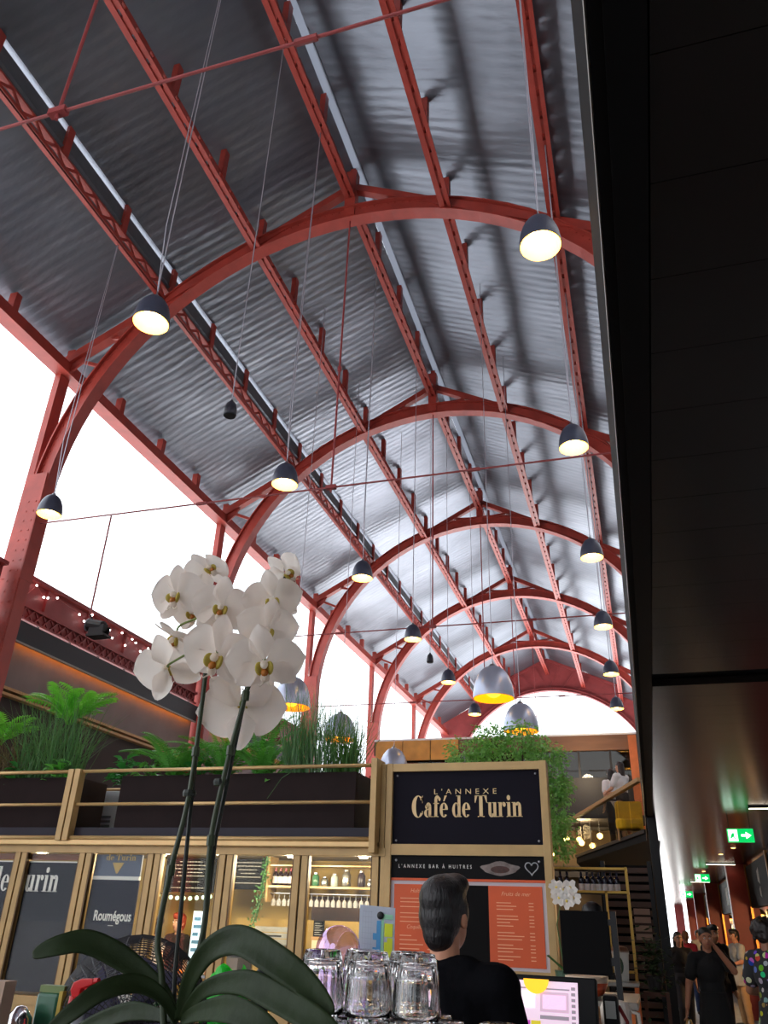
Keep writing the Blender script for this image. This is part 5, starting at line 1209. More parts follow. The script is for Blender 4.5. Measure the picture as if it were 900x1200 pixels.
def smooth_path(pts, n=6):
    out = []; P = [pts[0]] + list(pts) + [pts[-1]]
    for i in range(1, len(P) - 2):
        for k in range(n):
            t = k / n; a, b, c, d = P[i - 1], P[i], P[i + 1], P[i + 2]
            out.append(0.5 * ((2 * b) + (c - a) * t + (2 * a - 5 * b + 4 * c - d) * t * t + (3 * b - a - 3 * c + d) * t ** 3))
    out.append(P[-2]); return out
roots = Vector((base.x, base.y, CT + 0.17))
s1 = [roots, O(190, 1150), O(185, 1100), O(200, 1020), O(221, 935), O(236, 830), O(243, 762), O(240, 715), O(230, 690), O(232, 668, 0.02)]
s2 = [roots + Vector((0.015, 0, 0)), O(226, 1150), O(240, 1080), O(247, 985), O(262, 912), O(278, 850), O(293, 800), O(312, 760), O(322, 715), O(334, 676)]
for k, s in enumerate((s1, s2)):
    sp_ = smooth_path(s); n = len(sp_)
    MB().tube(sp_, [0.0042 - 0.002 * i / n for i in range(n)], 8).build('flower_stem', STEM, oc, smooth=True)
    for q in (0.33, 0.5, 0.62):
        p = sp_[int(q * n)]; MB().tube([p - Vector((0, 0, 0.006)), p + Vector((0, 0, 0.006))], 0.0054, 8).build('node', STEM, oc)
MB().tube([roots + Vector((0.0, 0.008, 0)), O(205, 1140, 0.01), O(222, 960, 0.01), O(240, 790, 0.01), O(243, 735, 0.01)], 0.0028, 8).build('stake', STAKE, oc)
MB().tube([roots + Vector((0.012, 0.01, 0)), O(238, 1100, 0.01), O(252, 985, 0.01), O(290, 802, 0.01)], 0.003, 8).build('stake', STAKE, oc)
for (px, py) in ((222, 930), (258, 917)):
    p = O(px, py, 0.003); MB().lathe([(0.008, -0.004), (0.009, 0), (0.008, 0.004)], 10, Matrix.Translation(p)).build('clip', STAKE, oc)
# leaves
OL = mat('orchid_leaf', (34, 48, 22), 0.6, 0, 0.3, 12, 0.1, 60, spec=0.25)
def strap(ptsd, W, name='leaf', tiltv=(0.0, 0.5, -0.8), fold=0.22):
    c = smooth_path([O(px, py, dy) for px, py, dy in ptsd], 7); n = len(c); mb = MB()
    nv = (UPV * tiltv[1] + FWD * tiltv[2] + RGT * tiltv[0]).normalized()
    rings = []
    for i, p in enumerate(c):
        t = i / (n - 1); tg = (c[min(i + 1, n - 1)] - c[max(i - 1, 0)]).normalized()
        w = W * (0.35 + 0.65 * min(1, t * 2.2)) * (1 if t < 0.6 else math.sqrt(max(0, 1 - ((t - 0.6) / 0.41) ** 2)))
        sd_ = tg.cross(nv).normalized(); up_ = sd_.cross(tg).normalized()
        top = [p + sd_ * (w * q) + up_ * (abs(q) * w * fold) for q in (-1, -0.7, -0.35, 0, 0.35, 0.7, 1)]
        bot = [q - up_ * 0.0022 for q in top[::-1]]
        rings.append(top + bot)
    mb.ringstrip(rings).build(name, OL, oc, smooth=True)
B_ = (207, 1196, 0.0)
strap([B_, (190, 1163, 0.0), (150, 1128, -0.01), (105, 1105, -0.03), (70, 1108, -0.05), (38, 1119, -0.06)], 0.0135, tiltv=(0, 0.75, -0.6))
strap([B_, (190, 1168, -0.02), (160, 1153, -0.04), (120, 1162, -0.07), (85, 1186, -0.09), (50, 1215, -0.1)], 0.011, tiltv=(0, 0.75, -0.6))
strap([(210, 1196, 0), (222, 1150, -0.01), (245, 1115, -0.02), (280, 1102, -0.04), (325, 1127, -0.07), (360, 1155, -0.08), (389, 1188, -0.09)], 0.0155, tiltv=(0, 0.6, -0.75))
strap([(212, 1196, 0), (240, 1160, -0.02), (285, 1152, -0.05), (330, 1172, -0.08), (375, 1200, -0.1), (400, 1220, -0.1)], 0.0135, tiltv=(0, 0.6, -0.75))
strap([B_, (180, 1188, 0.02), (150, 1186, 0.03), (110, 1200, 0.04), (80, 1216, 0.05)], 0.0105, tiltv=(0, 0.7, -0.7))
strap([(212, 1196, 0), (235, 1186, -0.03), (270, 1183, -0.06), (305, 1200, -0.08), (330, 1220, -0.08)], 0.013, tiltv=(0, 0.6, -0.75))
# flowers
def petal_material(name, rgb):
    return mat(name, rgb, 0.55, 0, 0.05, 30, backlit=(255, 247, 240, 0.55))
PET = petal_material('petal_white', (250, 240, 232)); LIPY = mat('lip_yellow', (200, 180, 84), 0.55, 0, 0.3, 90, backlit=(220, 200, 90, 0.3)); LIPW = petal_material('lip_white', (240, 232, 215)); LIPR = mat('lip_ochre', (176, 104, 30), 0.5)
def petal_mesh(name, L, W, p=0.9, cup=0.25, ruff=0.0, asym=0.0):
    mb = MB()
    def fn(u, v):
        s = 2 * v - 1
        w = W * 0.5 * (math.sin(PI * (0.04 + 0.96 * u ** p) ) ** 0.55 if u < 0.999 else 0.12) * (0.25 + 0.75 * min(1, u * 3.2))
        x = L * u - asym * s * s * L * 0.1
        y = -0.012 * 0 + cup * 0.05 * (u * u - 0.35 * u) + 0.006 * (1 - s * s) * math.sin(PI * u) + ruff * math.sin(7 * u + 3 * s) * 0.0015
        return (x, y, s * w)
    mb.grid(fn, 12, 10)
    return mb.mesh(name, PET, True)
PTL = petal_mesh('petal', 0.06, 0.076, 0.8, 0.25, 1.0, 0.4); SEP = petal_mesh('sepal', 0.056, 0.04, 0.75, 0.15, 0.6)
def lip_mesh():
    mb = MB()
    mb.cm = 0; mb.ball((0, -0.012, 0.001), (0.0062, 0.009, 0.0062), 10, 7)                       # column
    for s in (-1, 1):
        Mx = Matrix.Rotation(s * 0.5, 4, 'Z') @ Matrix.Rotation(s * 0.3, 4, 'Y')
        mb.cm = 1; mb.ball((s * 0.0075, -0.010, -0.006), (0.0042, 0.011, 0.0105), 10, 7, Mx)          # side lobes
    mb.cm = 2; mb.ball((0, -0.015, -0.011), (0.0062, 0.0075, 0.0062), 8, 6)
    mb.cm = 0; mb.ball((0, -0.016, -0.018), (0.0075, 0.006, 0.008), 10, 7)                       # mid lobe
    for s in (-1, 1): mb.tube([(s * 0.002, -0.02, -0.024), (s * 0.008, -0.024, -0.029), (s * 0.012, -0.021, -0.026)], [0.0014, 0.001, 0.0005], 5)
    return mb.mesh('flower', [LIPW, LIPY, LIPR], True)
LIP = lip_mesh()
def flower(px, py, size, f, roll, dy):
    c = O(px, py, dy); fv = (RGT * f[0] + UPV * f[1] - FWD * f[2]).normalized()      # direction it faces
    u0 = UPV - fv * UPV.dot(fv)
    if u0.length < 1e-3: u0 = RGT
    u0.normalize(); u0 = Matrix.Rotation(math.radians(roll), 3, fv) @ u0
    xr = u0.cross(-fv).normalized()      # local x; local -y faces the viewer
    depth = (c - Vector((0, 0, EYE))).dot(FWD); k = (size * 1.06 / FPX * depth) / 0.106
    M3 = Matrix((xr, -fv, u0)).transposed()
    M = Matrix.Translation(c) @ M3.to_4x4() @ Matrix.Scale(k, 4)
    o = bpy.data.objects.new('flower', LIP); COL.objects.link(o); o.parent = oc
    o.matrix_basis = ROOT[oc.name].inverted() @ M
    rr = random.Random(int(px * 7 + py))
    for nm, me, ang, yo in (('petal', PTL, 6, -0.003), ('petal', PTL, 174, -0.003), ('sepal', SEP, 90, 0.002), ('sepal', SEP, 222, 0.003), ('sepal', SEP, 318, 0.003)):
        a = math.radians(ang + rr.uniform(-6, 6))
        q = bpy.data.objects.new(nm, me); COL.objects.link(q); q.parent = o
        q.matrix_basis = Matrix.Translation((0.004 * math.cos(a), yo, 0.004 * math.sin(a))) @ Matrix.Rotation(-a, 4, 'Y') @ Matrix.Rotation(rr.uniform(-0.16, 0.16), 4, 'X') @ Matrix.Rotation(rr.uniform(-0.05, 0.22), 4, 'Z')
    # short stalk back to the stem
    st = min((p for s in (smooth_path(s1), smooth_path(s2)) for p in s), key=lambda p: (p - (c + Vector((0, 0, 0.015)))).length)
    MB().tube(smooth_path([c + (-fv) * 0.004, c - fv * 0.014 + Vector((0, 0, 0.004)), st], 4), 0.0016, 6).build('stalk', mat('stalk_green', (110, 130, 60), 0.45), oc, smooth=True)
for a in ((207, 697, 60, (-0.3, 0.1, 1), 8, -0.02), (243, 668, 50, (0.45, 0.55, 0.7), 25, 0.015), (259, 711, 60, (0.12, 0.02, 1), -8, -0.015), (227, 716, 50, (-0.1, -0.1, 1), 10, 0.02),
          (205, 745, 52, (-0.45, -0.75, 0.35), -25, 0.0), (196, 782, 68, (-0.55, -0.3, -0.75), -15, 0.01), (255, 768, 80, (-0.2, -0.12, 1), -12, -0.035),
          (319, 702, 58, (0.15, -0.12, 1), 6, -0.01), (334, 672, 46, (0.75, 0.15, 0.7), 40, 0.0), (313, 737, 60, (0.15, -0.1, 1), -10, -0.02), (310, 776, 76, (0.1, -0.2, 1), 4, -0.045), (284, 829, 84, (0.05, -0.35, -0.9), 180, 0.03)):
    flower(*a)
# ---- stacked tumblers
TUM = mat('tumbler_glass', (250, 250, 250), 0.015, trans=1.0, ior=1.5, spec=0.5)
def tumbler():
    n = 60; mb = MB()
    def ringp(r, z, fl): return [Vector((math.cos(2 * PI * j / n) * r * (1 + fl * (0.5 + 0.5 * math.cos(2 * PI * j / n * 20))), math.sin(2 * PI * j / n) * r * (1 + fl * (0.5 + 0.5 * math.cos(2 * PI * j / n * 20))), z)) for j in range(n)]
    out = [(0.0405, 0.0, 0), (0.0425, 0.003, 0.0), (0.042, 0.014, 0.0), (0.040, 0.018, 0.05), (0.036, 0.065, 0.06), (0.0335, 0.084, 0.05), (0.0335, 0.088, 0.0), (0.032, 0.094, 0.0), (0.027, 0.095, 0), (0.012, 0.093, 0), (0.002, 0.093, 0)]
    inn = [(0.002, 0.08, 0), (0.024, 0.08, 0), (0.029, 0.076, 0), (0.0335, 0.05, 0), (0.0375, 0.015, 0), (0.0395, 0.0, 0)]
    mb.ringstrip([ringp(*p) for p in out] + [ringp(*p) for p in inn] + [ringp(0.0405, 0.0, 0)], True, False)
    return mb.mesh('tumbler', TUM, True)
TU = tumbler()
tp = []; DXG = -0.06
for lay in range(3):
    z = CT + lay * 0.1005
    cols = [(x_ + DXG + (0.044 if lay == 1 else 0.0), y_ + 0.27 + (0.03 if lay == 1 else 0.0)) for x_, y_ in [(-0.52, 1.27), (-0.432, 1.275), (-0.345, 1.27), (-0.475, 1.36), (-0.385, 1.36)] + ([(-0.255, 1.285), (-0.565, 1.37)] if lay < 2 else [])]
    for (x, y) in cols: tp.append((x + RNG.uniform(-0.002, 0.002), y, z, lay))
for i, (x, y, z, lay) in enumerate(tp):
    o = inst(TU, 'tumbler', None, (x, y, z), (0, 0, RNG.uniform(0, 6)), (1, 1, 1.056))
    where = {0: 'bottom', 1: 'middle', 2: 'top'}[lay] + ' layer of the stack'
    col = {-0.52: 'front left', -0.43: 'front centre', -0.35: 'front right beside the man', -0.34: 'front right beside the man', -0.48: 'rear left', -0.47: 'rear left', -0.38: 'rear right', -0.39: 'rear right', -0.26: 'right end', -0.25: 'right end', -0.57: 'left end', -0.56: 'left end', -0.44: 'front centre', -0.53: 'front left'}.get(round(x - DXG - (0.044 if lay == 1 else 0.0), 2), 'stack')
    ident(o, 'ribbed clear tumbler upside down, %s, %s' % (where, col), 'glass', 'stacked ribbed tumblers')
# ---- iridescent bell jar
c = atY(397, 1095, 1.78)
bj = thing('bell_jar', 'iridescent purple glass dome behind the tumblers', 'dome', (c.x, 1.78, CT))
IR = pane_mat('iridescent_glass', (0.9, 0.8, 1.0), 0.25)
for n_ in IR.node_tree.nodes:
    if n_.type == 'BSDF_GLOSSY': n_.inputs[0].default_value = (0.8, 0.6, 1.0, 1)
    if n_.type == 'MATH' and n_.operation == 'MULTIPLY_ADD': n_.inputs[2].default_value = 0.25
T = Matrix.Translation((c.x, 1.78, CT)); H = atY(397, 1084, 1.78).z - CT; R0 = 0.047
MB().lathe([(R0, 0.012), (R0, H - R0)] + [(R0 * math.cos(a), H - R0 + R0 * math.sin(a)) for a in [PI / 2 * i / 10 for i in range(1, 10)]] + [(0.004, H)], 32, T, False).build('dome', IR, bj, smooth=True)
MB().lathe([(R0 + 0.012, 0.0), (R0 + 0.012, 0.012), (0.01, 0.013)], 32, T).build('base', mat('jar_base', (70, 50, 40), 0.5), bj)
# ---- schedule sheet on a clip stand
SYY = 1.9
q = [atY(422, 1060, SYY), atY(463, 1064, SYY), atY(460, 1112, SYY), atY(420, 1108, SYY)]
st = thing('schedule_sheet', 'white sheet with blue and yellow printed columns behind the tumblers', 'paper', (q[3].x, SYY, CT))
ux = (q[1] - q[0]); uz = (q[3] - q[0])
def onsheet(u, v, off=0.0): return q[0] + ux * u + uz * v + Vector((0, -off, 0))
uz2 = uz * 1.35; 
MB().quadbox([q[0], q[1], q[1] + uz2, q[0] + uz2, q[0] + Vector((0, 0.002, 0)), q[1] + Vector((0, 0.002, 0)), q[1] + uz2 + Vector((0, 0.002, 0)), q[0] + uz2 + Vector((0, 0.002, 0))]).build('sheet', mat('paper_white', (205, 212, 226), 0.7, backlit=(210, 215, 225, 0.3)), st)
def cell(u0, v0, u1, v1, mtl, nm='printed_cell'): MB().poly([onsheet(u0, v0, 0.001), onsheet(u1, v0, 0.001), onsheet(u1, v1, 0.001), onsheet(u0, v1, 0.001)]).build(nm, mtl, st)
PB = mat('print_blue', (80, 150, 200), 0.7); PGN = mat('print_green', (150, 205, 170), 0.7); PYL = mat('print_yellow', (215, 225, 50), 0.7); PGR = mat('print_grey', (175, 182, 195), 0.7)
cell(0.5, 0.35, 0.62, 1.3, PB); cell(0.4, 0.66, 0.5, 0.82, PB); cell(0.4, 1.0, 0.5, 1.3, PB); cell(0.63, 0.3, 0.7, 1.3, PGN); cell(0.72, 0.4, 0.95, 0.72, PYL); cell(0.8, 0.74, 0.95, 1.3, PYL); cell(0.72, 0.85, 0.8, 1.3, PYL); cell(0.55, 0.18, 0.95, 0.3, PGN)
for i in range(8): cell(0.08, 0.15 + 0.13 * i, 0.38, 0.156 + 0.13 * i, PGR)
for i in range(4): cell(0.1 + 0.08 * i, 0.12, 0.104 + 0.08 * i, 1.2, PGR)
MB().ball(onsheet(0.6, 0.22, 0.003), (0.008, 0.004, 0.008), 12, 7).build('magnet', BLACK, st)
mx = (q[0] + q[1]) / 2
MB().bx(mx.x - 0.012, mx.x + 0.012, SYY + 0.004, SYY + 0.012, CT, mx.z - 0.01).build('clip_post', STEEL, st); MB().bx(mx.x - 0.05, mx.x + 0.05, SYY - 0.03, SYY + 0.05, CT, CT + 0.008).build('foot', BLACK, st)
# ---- desk fan
fc = atY(150, 1205, 1.62)
fn = thing('desk_fan', 'black wire mesh fan behind the orchid leaves', 'fan', (fc.x, 1.62, CT))
FR_ = 0.15; fcz = CT + 0.158; ax = Vector((0.35, -0.93, 0.1)).normalized(); fx = ax.cross(Vector((0, 0, 1))).normalized(); fz = fx.cross(ax)
C0 = Vector((fc.x, 1.62, fcz))
mb = MB()
for i in range(26):
    a = PI / 2 * (0.08 + 0.92 * i / 25); rr_ = FR_ * math.sin(a); dd = 0.085 * math.cos(a)
    for sgn in (1, -0.6):
        pts = [C0 + ax * (dd * sgn) + fx * (math.cos(t) * rr_) + fz * (math.sin(t) * rr_) for t in [2 * PI * j / 28 for j in range(29)]]
        mb.tube(pts, 0.0011 if i < 25 else 0.003, 3, False)
for j in range(36):
    t = 2 * PI * j / 36
    for sgn in (1, -0.6):
        mb.tube([C0 + ax * (0.085 * math.cos(a) * sgn) + (fx * math.cos(t) + fz * math.sin(t)) * (FR_ * math.sin(a)) for a in [PI / 2 * i / 8 for i in range(9)]], 0.0011, 3, False)
mb.build('wire_guard', mat('wire_black', (30, 28, 32), 0.45), fn, kind='stuff')
for j in range(4):
    t = j * PI / 2; e = fx * math.cos(t) + fz * math.sin(t); e2 = fx * math.cos(t + 0.9) + fz * math.sin(t + 0.9)
    MB().quadbox([C0 + e * 0.025 + ax * 0.01, C0 + e * 0.115 + ax * 0.02, C0 + e2 * 0.12 - ax * 0.015, C0 + e2 * 0.03 - ax * 0.01] + [p + ax * 0.003 for p in (C0 + e * 0.025 + ax * 0.01, C0 + e * 0.115 + ax * 0.02, C0 + e2 * 0.12 - ax * 0.015, C0 + e2 * 0.03 - ax * 0.01)]).build('fan_blade', mat('fan_grey', (92, 90, 120), 0.4), fn)
MB().tube([C0 - ax * 0.1, C0 + ax * 0.03], 0.03, 16).build('motor', BLACK, fn)
zb = fcz - FR_ - 0.0
MB().tube([C0 - ax * 0.07, Vector((fc.x - 0.02, 1.66, CT + 0.01))], 0.014, 10).build('neck', BLACK, fn)
MB().lathe([(0.085, 0), (0.085, 0.008), (0.03, 0.016)], 24, Matrix.Translation((fc.x - 0.02, 1.66, CT))).build('foot', BLACK, fn)
# ---- spray bottle
p = atY(90, 1180, 1.5)
sb = thing('spray_bottle', 'white spray bottle with a red trigger head', 'bottle', (p.x, 1.5, CT))
T = Matrix.Translation((p.x, 1.5, CT)); hz = atY(90, 1176, 1.5).z - CT
MB().lathe([(0.03, 0), (0.033, 0.005), (0.033, hz * 0.55), (0.016, hz * 0.85), (0.014, hz)], 20, T).build('body', mat('spray_white', (200, 205, 215), 0.35), sb, smooth=True, angle=40)
RED_PL = mat('trigger_red', (205, 32, 36), 0.35)
MB().lathe([(0.017, hz - 0.004), (0.017, hz + 0.012)], 16, T).build('collar', RED_PL, sb)
MB().prism([(p.x - 0.011, 1.493, CT + hz + 0.01), (p.x + 0.005, 1.493, CT + hz + 0.01), (p.x + 0.006, 1.493, CT + hz + 0.024), (p.x + 0.03, 1.493, CT + hz + 0.032), (p.x + 0.029, 1.493, CT + hz + 0.042), (p.x + 0.004, 1.493, CT + hz + 0.041), (p.x - 0.013, 1.493, CT + hz + 0.034), (p.x - 0.017, 1.493, CT + hz + 0.022)], (0, 0.014, 0)).build('spray_head', RED_PL, sb, bevel=0.002)
MB().tube([(p.x + 0.029, 1.5, CT + hz + 0.037), (p.x + 0.038, 1.5, CT + hz + 0.038)], 0.006, 10).build('nozzle', RED_PL, sb)
MB().prism([(p.x + 0.012, 1.495, CT + hz + 0.028), (p.x + 0.02, 1.495, CT + hz + 0.006), (p.x + 0.024, 1.495, CT + hz + 0.004), (p.x + 0.018, 1.495, CT + hz + 0.03)], (0, 0.01, 0)).build('trigger', RED_PL, sb)
# ---- green packet, carton, chrome shaker, napkin box, green bag
p = atY(66, 1163, 1.55)
gk = thing('green_packet', 'dark green glossy packet with yellow edge beside the spray bottle', 'packet', (p.x, 1.55, CT))
MB().bx(p.x - 0.03, p.x + 0.022, 1.53, 1.57, CT, p.z).build('pouch', mat('packet_green', (40, 90, 66), 0.25, 0, 0.3, 18), gk, bevel=0.006)
MB().bx(p.x + 0.022, p.x + 0.03, 1.53, 1.57, CT, p.z + 0.004).build('yellow_edge', mat('packet_yellow', (186, 160, 60), 0.5), gk); MB().bx(p.x - 0.032, p.x + 0.024, 1.54, 1.56, p.z, p.z + 0.012).build('top_seal', mat('packet_lime', (100, 120, 60), 0.4), gk)
p = atY(11, 1150, 1.35)
cb = thing('card_box', 'pinkish cardboard menu card at the bottom left edge', 'card', (p.x - 0.06, 1.35, CT))
MB().bx(p.x - 0.12, p.x, 1.34, 1.37, CT, p.z).build('board', mat('card_pink', (176, 150, 132), 0.8, 0, 0.06, 5), cb); MB().bx(p.x - 0.02, p.x - 0.014, 1.338, 1.34, p.z - 0.075, p.z - 0.06).build('red_mark', mat('mark_red', (170, 70, 60), 0.7), cb)
p = atY(22, 1194, 1.5)
cs = thing('chrome_shaker', 'small chrome domed shaker beside the pink card', 'shaker', (p.x, 1.5, CT))
T = Matrix.Translation((p.x, 1.5, CT)); h = p.z - CT + 0.02
MB().lathe([(0.026, 0), (0.028, h * 0.7), (0.024, h * 0.9), (0.01, h), (0.002, h + 0.002)], 20, T).build('body', mat('chrome', (210, 210, 215), 0.12, 1.0), cs, smooth=True); MB().lathe([(0.0285, h * 0.6), (0.0285, h * 0.66)], 20, T, False).build('band', BLACK, cs)
p0 = atY(128, 1168, 1.85); p1 = atY(190, 1168, 1.85)
nb = thing('napkin_box', 'pale grey lidded box behind the fan', 'box', ((p0.x + p1.x) / 2, 1.85, CT))
MB().bx(p0.x, p1.x, 1.8, 1.92, CT, p0.z - 0.012).build('body', mat('box_grey', (150, 148, 142), 0.6), nb, bevel=0.003); MB().bx(p0.x - 0.006, p1.x + 0.006, 1.795, 1.925, p0.z - 0.012, p0.z).build('lid', mat('lid_grey', (170, 168, 160), 0.6), nb, bevel=0.003)
p0 = atY(246, 1134, 1.95); p1 = atY(292, 1140, 1.95)
gb = thing('green_bag', 'crumpled bright green plastic bag behind the orchid leaf', 'bag', ((p0.x + p1.x) / 2, 1.95, CT))
w = p1.x - p0.x; mb = MB()
def bagf(u, v):
    a = 2 * PI * v; t = u * PI / 2; rr_ = (0.5 + 0.5 * math.cos(t * 0.9)) ; h = (p0.z - CT)
    k_ = 1 + 0.06 * math.sin(5 * a + 3 * u) + 0.05 * math.sin(9 * a)
    return ((p0.x + p1.x) / 2 + math.cos(a) * w * 0.52 * rr_ * k_, 1.95 + math.sin(a) * 0.07 * rr_ * k_, CT + h * math.sin(t) * (1 + 0.04 * math.sin(3 * a)))
mb.grid(bagf, 12, 36); mb.build('sack', mat('bag_green', (40, 210, 60), 0.3, 0, 0.15, 20, 0.5, 60, backlit=(40, 230, 60, 0.35)), gb, smooth=True)
MB().tube([(p1.x - 0.01, 1.93, p1.z - 0.02), (p1.x - 0.005, 1.92, p1.z + 0.006), (p1.x + 0.012, 1.93, p1.z - 0.02)], 0.004, 6).build('handle', mat('bag_green', (40, 210, 60)), gb)
p = atY(308, 1133, 1.98)
pb = thing('black_pepper_mill', 'stout black mill beside the green bag', 'mill', (p.x, 1.98, CT)); T = Matrix.Translation((p.x, 1.98, CT)); h = p.z - CT
MB().lathe([(0.022, 0), (0.024, 0.02), (0.018, h * 0.5), (0.022, h * 0.75), (0.02, h * 0.82)], 16, T).build('body', BLACK, pb, smooth=True); MB().lathe([(0.018, h * 0.83), (0.021, h * 0.92), (0.008, h), (0.003, h)], 16, T).build('knob', BLACK, pb, smooth=True)
# ================================================================ people
def _cap(mb, p0, r0, p1, r1, n=12):
    p0 = Vector(p0); p1 = Vector(p1); d = (p1 - p0); L = d.length
    if L < 1e-5: mb.ball(p0, r0, n, 8); return
    d.normalize(); ref = Vector((0, 0, 1)) if abs(d.z) < 0.9 else Vector((1, 0, 0)); a = d.cross(ref).normalized(); c = a.cross(d)
    rings = []
    for q in range(5):
        t = -PI / 2 + PI / 2 * (q + 0.15) / 5.0; rings.append((p0 + d * (math.sin(t) * r0), math.cos(t) * r0))
    rings.append((p0, r0)); rings.append((p1, r1))
    for q in range(5):
        t = PI / 2 * (q + 0.85) / 5.0; rings.append((p1 + d * (math.sin(t) * r1), math.cos(t) * r1))
    mb.ringstrip([[c0 + a * (math.cos(2 * PI * j / n) * rr) + c * (math.sin(2 * PI * j / n) * rr) for j in range(n)] for c0, rr in rings])
def fuse(mb, voxel, mtl, name, it=2):
    """melt overlapping volumes into one continuous skin"""
    me = mb.mesh('tmp', mtl); o = bpy.data.objects.new('tmp', me); COL.objects.link(o)
    md = o.modifiers.new('r', 'REMESH'); md.mode = 'VOXEL'; md.voxel_size = voxel
    ms = o.modifiers.new('s', 'SMOOTH'); ms.iterations = it; ms.factor = 0.6
    dg = bpy.context.evaluated_depsgraph_get(); dg.update()
    out = bpy.data.meshes.new_from_object(o.evaluated_get(dg)); bpy.data.objects.remove(o, do_unlink=True)
    out.name = name; out.materials.clear(); out.materials.append(mtl)
    out.polygons.foreach_set('use_smooth', [True] * len(out.polygons)); out.update()
    return out
def add(me, name, parent):
    o = bpy.data.objects.new(name, me); COL.objects.link(o); o.parent = parent; return o
def person(label, loc, rz, h=1.72, pose=None, skin=(196, 146, 116), garments=(), hair=None, voxel=0.011, broad=1.0, group=None, look=0.0, nod=0.0):
    """local frame: feet at z 0, facing -y; R is -x"""
    s = h / 1.75
    J = dict(pelvis=(0, 0, .95), waist=(0, .005, 1.11), chest=(0, .0, 1.29), neck=(0, .015, 1.46), head=(0, -.005, 1.63),
             shR=(-.175, .01, 1.42), elR=(-.215, .03, 1.13), wrR=(-.225, -.03, .88), shL=(.175, .01, 1.42), elL=(.215, .03, 1.13), wrL=(.225, -.03, .88),
             hipR=(-.085, 0, .93), knR=(-.095, -.01, .5), anR=(-.1, .02, .08), toR=(-.115, -.15, .03), hipL=(.085, 0, .93), knL=(.095, -.01, .5), anL=(.1, .02, .08), toL=(.115, -.15, .03))
    if pose: J.update(pose)
    J = {k: Vector(v) * s for k, v in J.items()}
    for k in ('shR', 'shL'): J[k].x *= broad
    root = thing('person', label, 'person', loc, rz, group)
    SK = mat('skin_%d_%d' % (skin[0], skin[1]), skin, 0.55, 0, 0.05, 12)
    HR = Matrix.Rotation(look, 4, 'Z') @ Matrix.Rotation(nod, 4, 'X')
    def hp(x, y, z): return J['head'] + HR.to_3x3() @ (Vector((x, y, z)) * s)
    def parts(tok, mb, g=0.0):
        if tok == 'torso':
            mb.ball(J['pelvis'], ((.15 + g) * s, (.105 + g) * s, (.12 + g) * s), 14, 10); mb.ball(J['waist'], ((.135 + g) * s * broad, (.098 + g) * s, (.15 + g) * s), 14, 10)
            mb.ball(J['chest'], ((.16 + g) * s * broad, (.115 + g) * s, (.17 + g) * s), 14, 10); _cap(mb, J['shR'], (.058 + g) * s, J['shL'], (.058 + g) * s)
            nk = J['neck']; _cap(mb, J['shR'].lerp(nk, .55) - Vector((0, 0, .0)), (.052 + g) * s, J['shL'].lerp(nk, .55), (.052 + g) * s)
        elif tok == 'pelvis':
            mb.ball(J['pelvis'], ((.152 + g) * s, (.108 + g) * s, (.12 + g) * s), 14, 10); mb.ball(J['waist'].lerp(J['pelvis'], .5), ((.14 + g) * s, (.1 + g) * s, (.1 + g) * s), 14, 10)
        elif tok in ('upperR', 'upperL'): q = tok[-1]; _cap(mb, J['sh' + q], (.053 + g) * s, J['el' + q], (.042 + g) * s)
        elif tok in ('halfR', 'halfL'): q = tok[-1]; _cap(mb, J['sh' + q], (.056 + g) * s, J['sh' + q].lerp(J['el' + q], .62), (.05 + g * 1.6) * s)
        elif tok in ('foreR', 'foreL'): q = tok[-1]; _cap(mb, J['el' + q], (.042 + g) * s, J['wr' + q], (.028 + g) * s)
        elif tok in ('legR', 'legL'):
            q = tok[-1]; _cap(mb, J['hip' + q], (.088 + g) * s, J['kn' + q], (.058 + g) * s); _cap(mb, J['kn' + q], (.057 + g) * s, J['an' + q], (.036 + g * 1.4) * s)
            c = J['kn' + q].lerp(J['an' + q], .25); mb.ball(c + Vector((0, .015 * s, 0)), ((.054 + g) * s, (.056 + g) * s, (.09 + g) * s), 10, 7)
        elif tok in ('footR', 'footL'): q = tok[-1]; _cap(mb, J['an' + q] + Vector((0, .02, -.04)) * s, (.036 + g) * s, J['to' + q] + Vector((0, 0, .005)) * s, (.03 + g) * s)
        elif tok == 'skirt':
            T_ = Matrix.Translation(J['pelvis']); mb.lathe([((.05) * s, -.4 * s), ((.21 + g) * s, -.4 * s), ((.19 + g) * s, -.2 * s), ((.155 + g) * s, 0), ((.14 + g) * s, .12 * s), (.05 * s, .13 * s)], 16, T_)
        elif tok == 'tunic':
            T_ = Matrix.Translation(J['pelvis']); mb.lathe([((.05) * s, -.22 * s), ((.185 + g) * s, -.22 * s), ((.175 + g) * s, -.1 * s), ((.155 + g) * s, 0), ((.14 + g) * s, .12 * s), (.05 * s, .13 * s)], 16, T_)
        elif tok == 'collar': T_ = Matrix.Translation(J['neck'] + Vector((0, 0, -.012 * s))); mb.lathe([(.03 * s, -.03 * s), (.075 * s, -.03 * s), (.066 * s, .02 * s), (.062 * s, .028 * s), (.03 * s, .028 * s)], 18, T_)
    mb = MB()
    for t in ('torso', 'upperR', 'upperL', 'foreR', 'foreL', 'legR', 'legL', 'footR', 'footL'): parts(t, mb)
    _cap(mb, J['neck'] - Vector((0, 0, .05 * s)), .056 * s, J['head'] - Vector((0, -.012 * s, .05 * s)), .05 * s)
    # head
    R3 = HR
    mb.ball(hp(0, .008, .03), (.074 * s, .094 * s, .09 * s), 16, 12, R3); mb.ball(hp(0, -.025, -.035), (.056 * s, .062 * s, .075 * s), 14, 10, R3); mb.ball(hp(0, -.045, -.085), (.03 * s, .03 * s, .024 * s), 10, 7, R3)
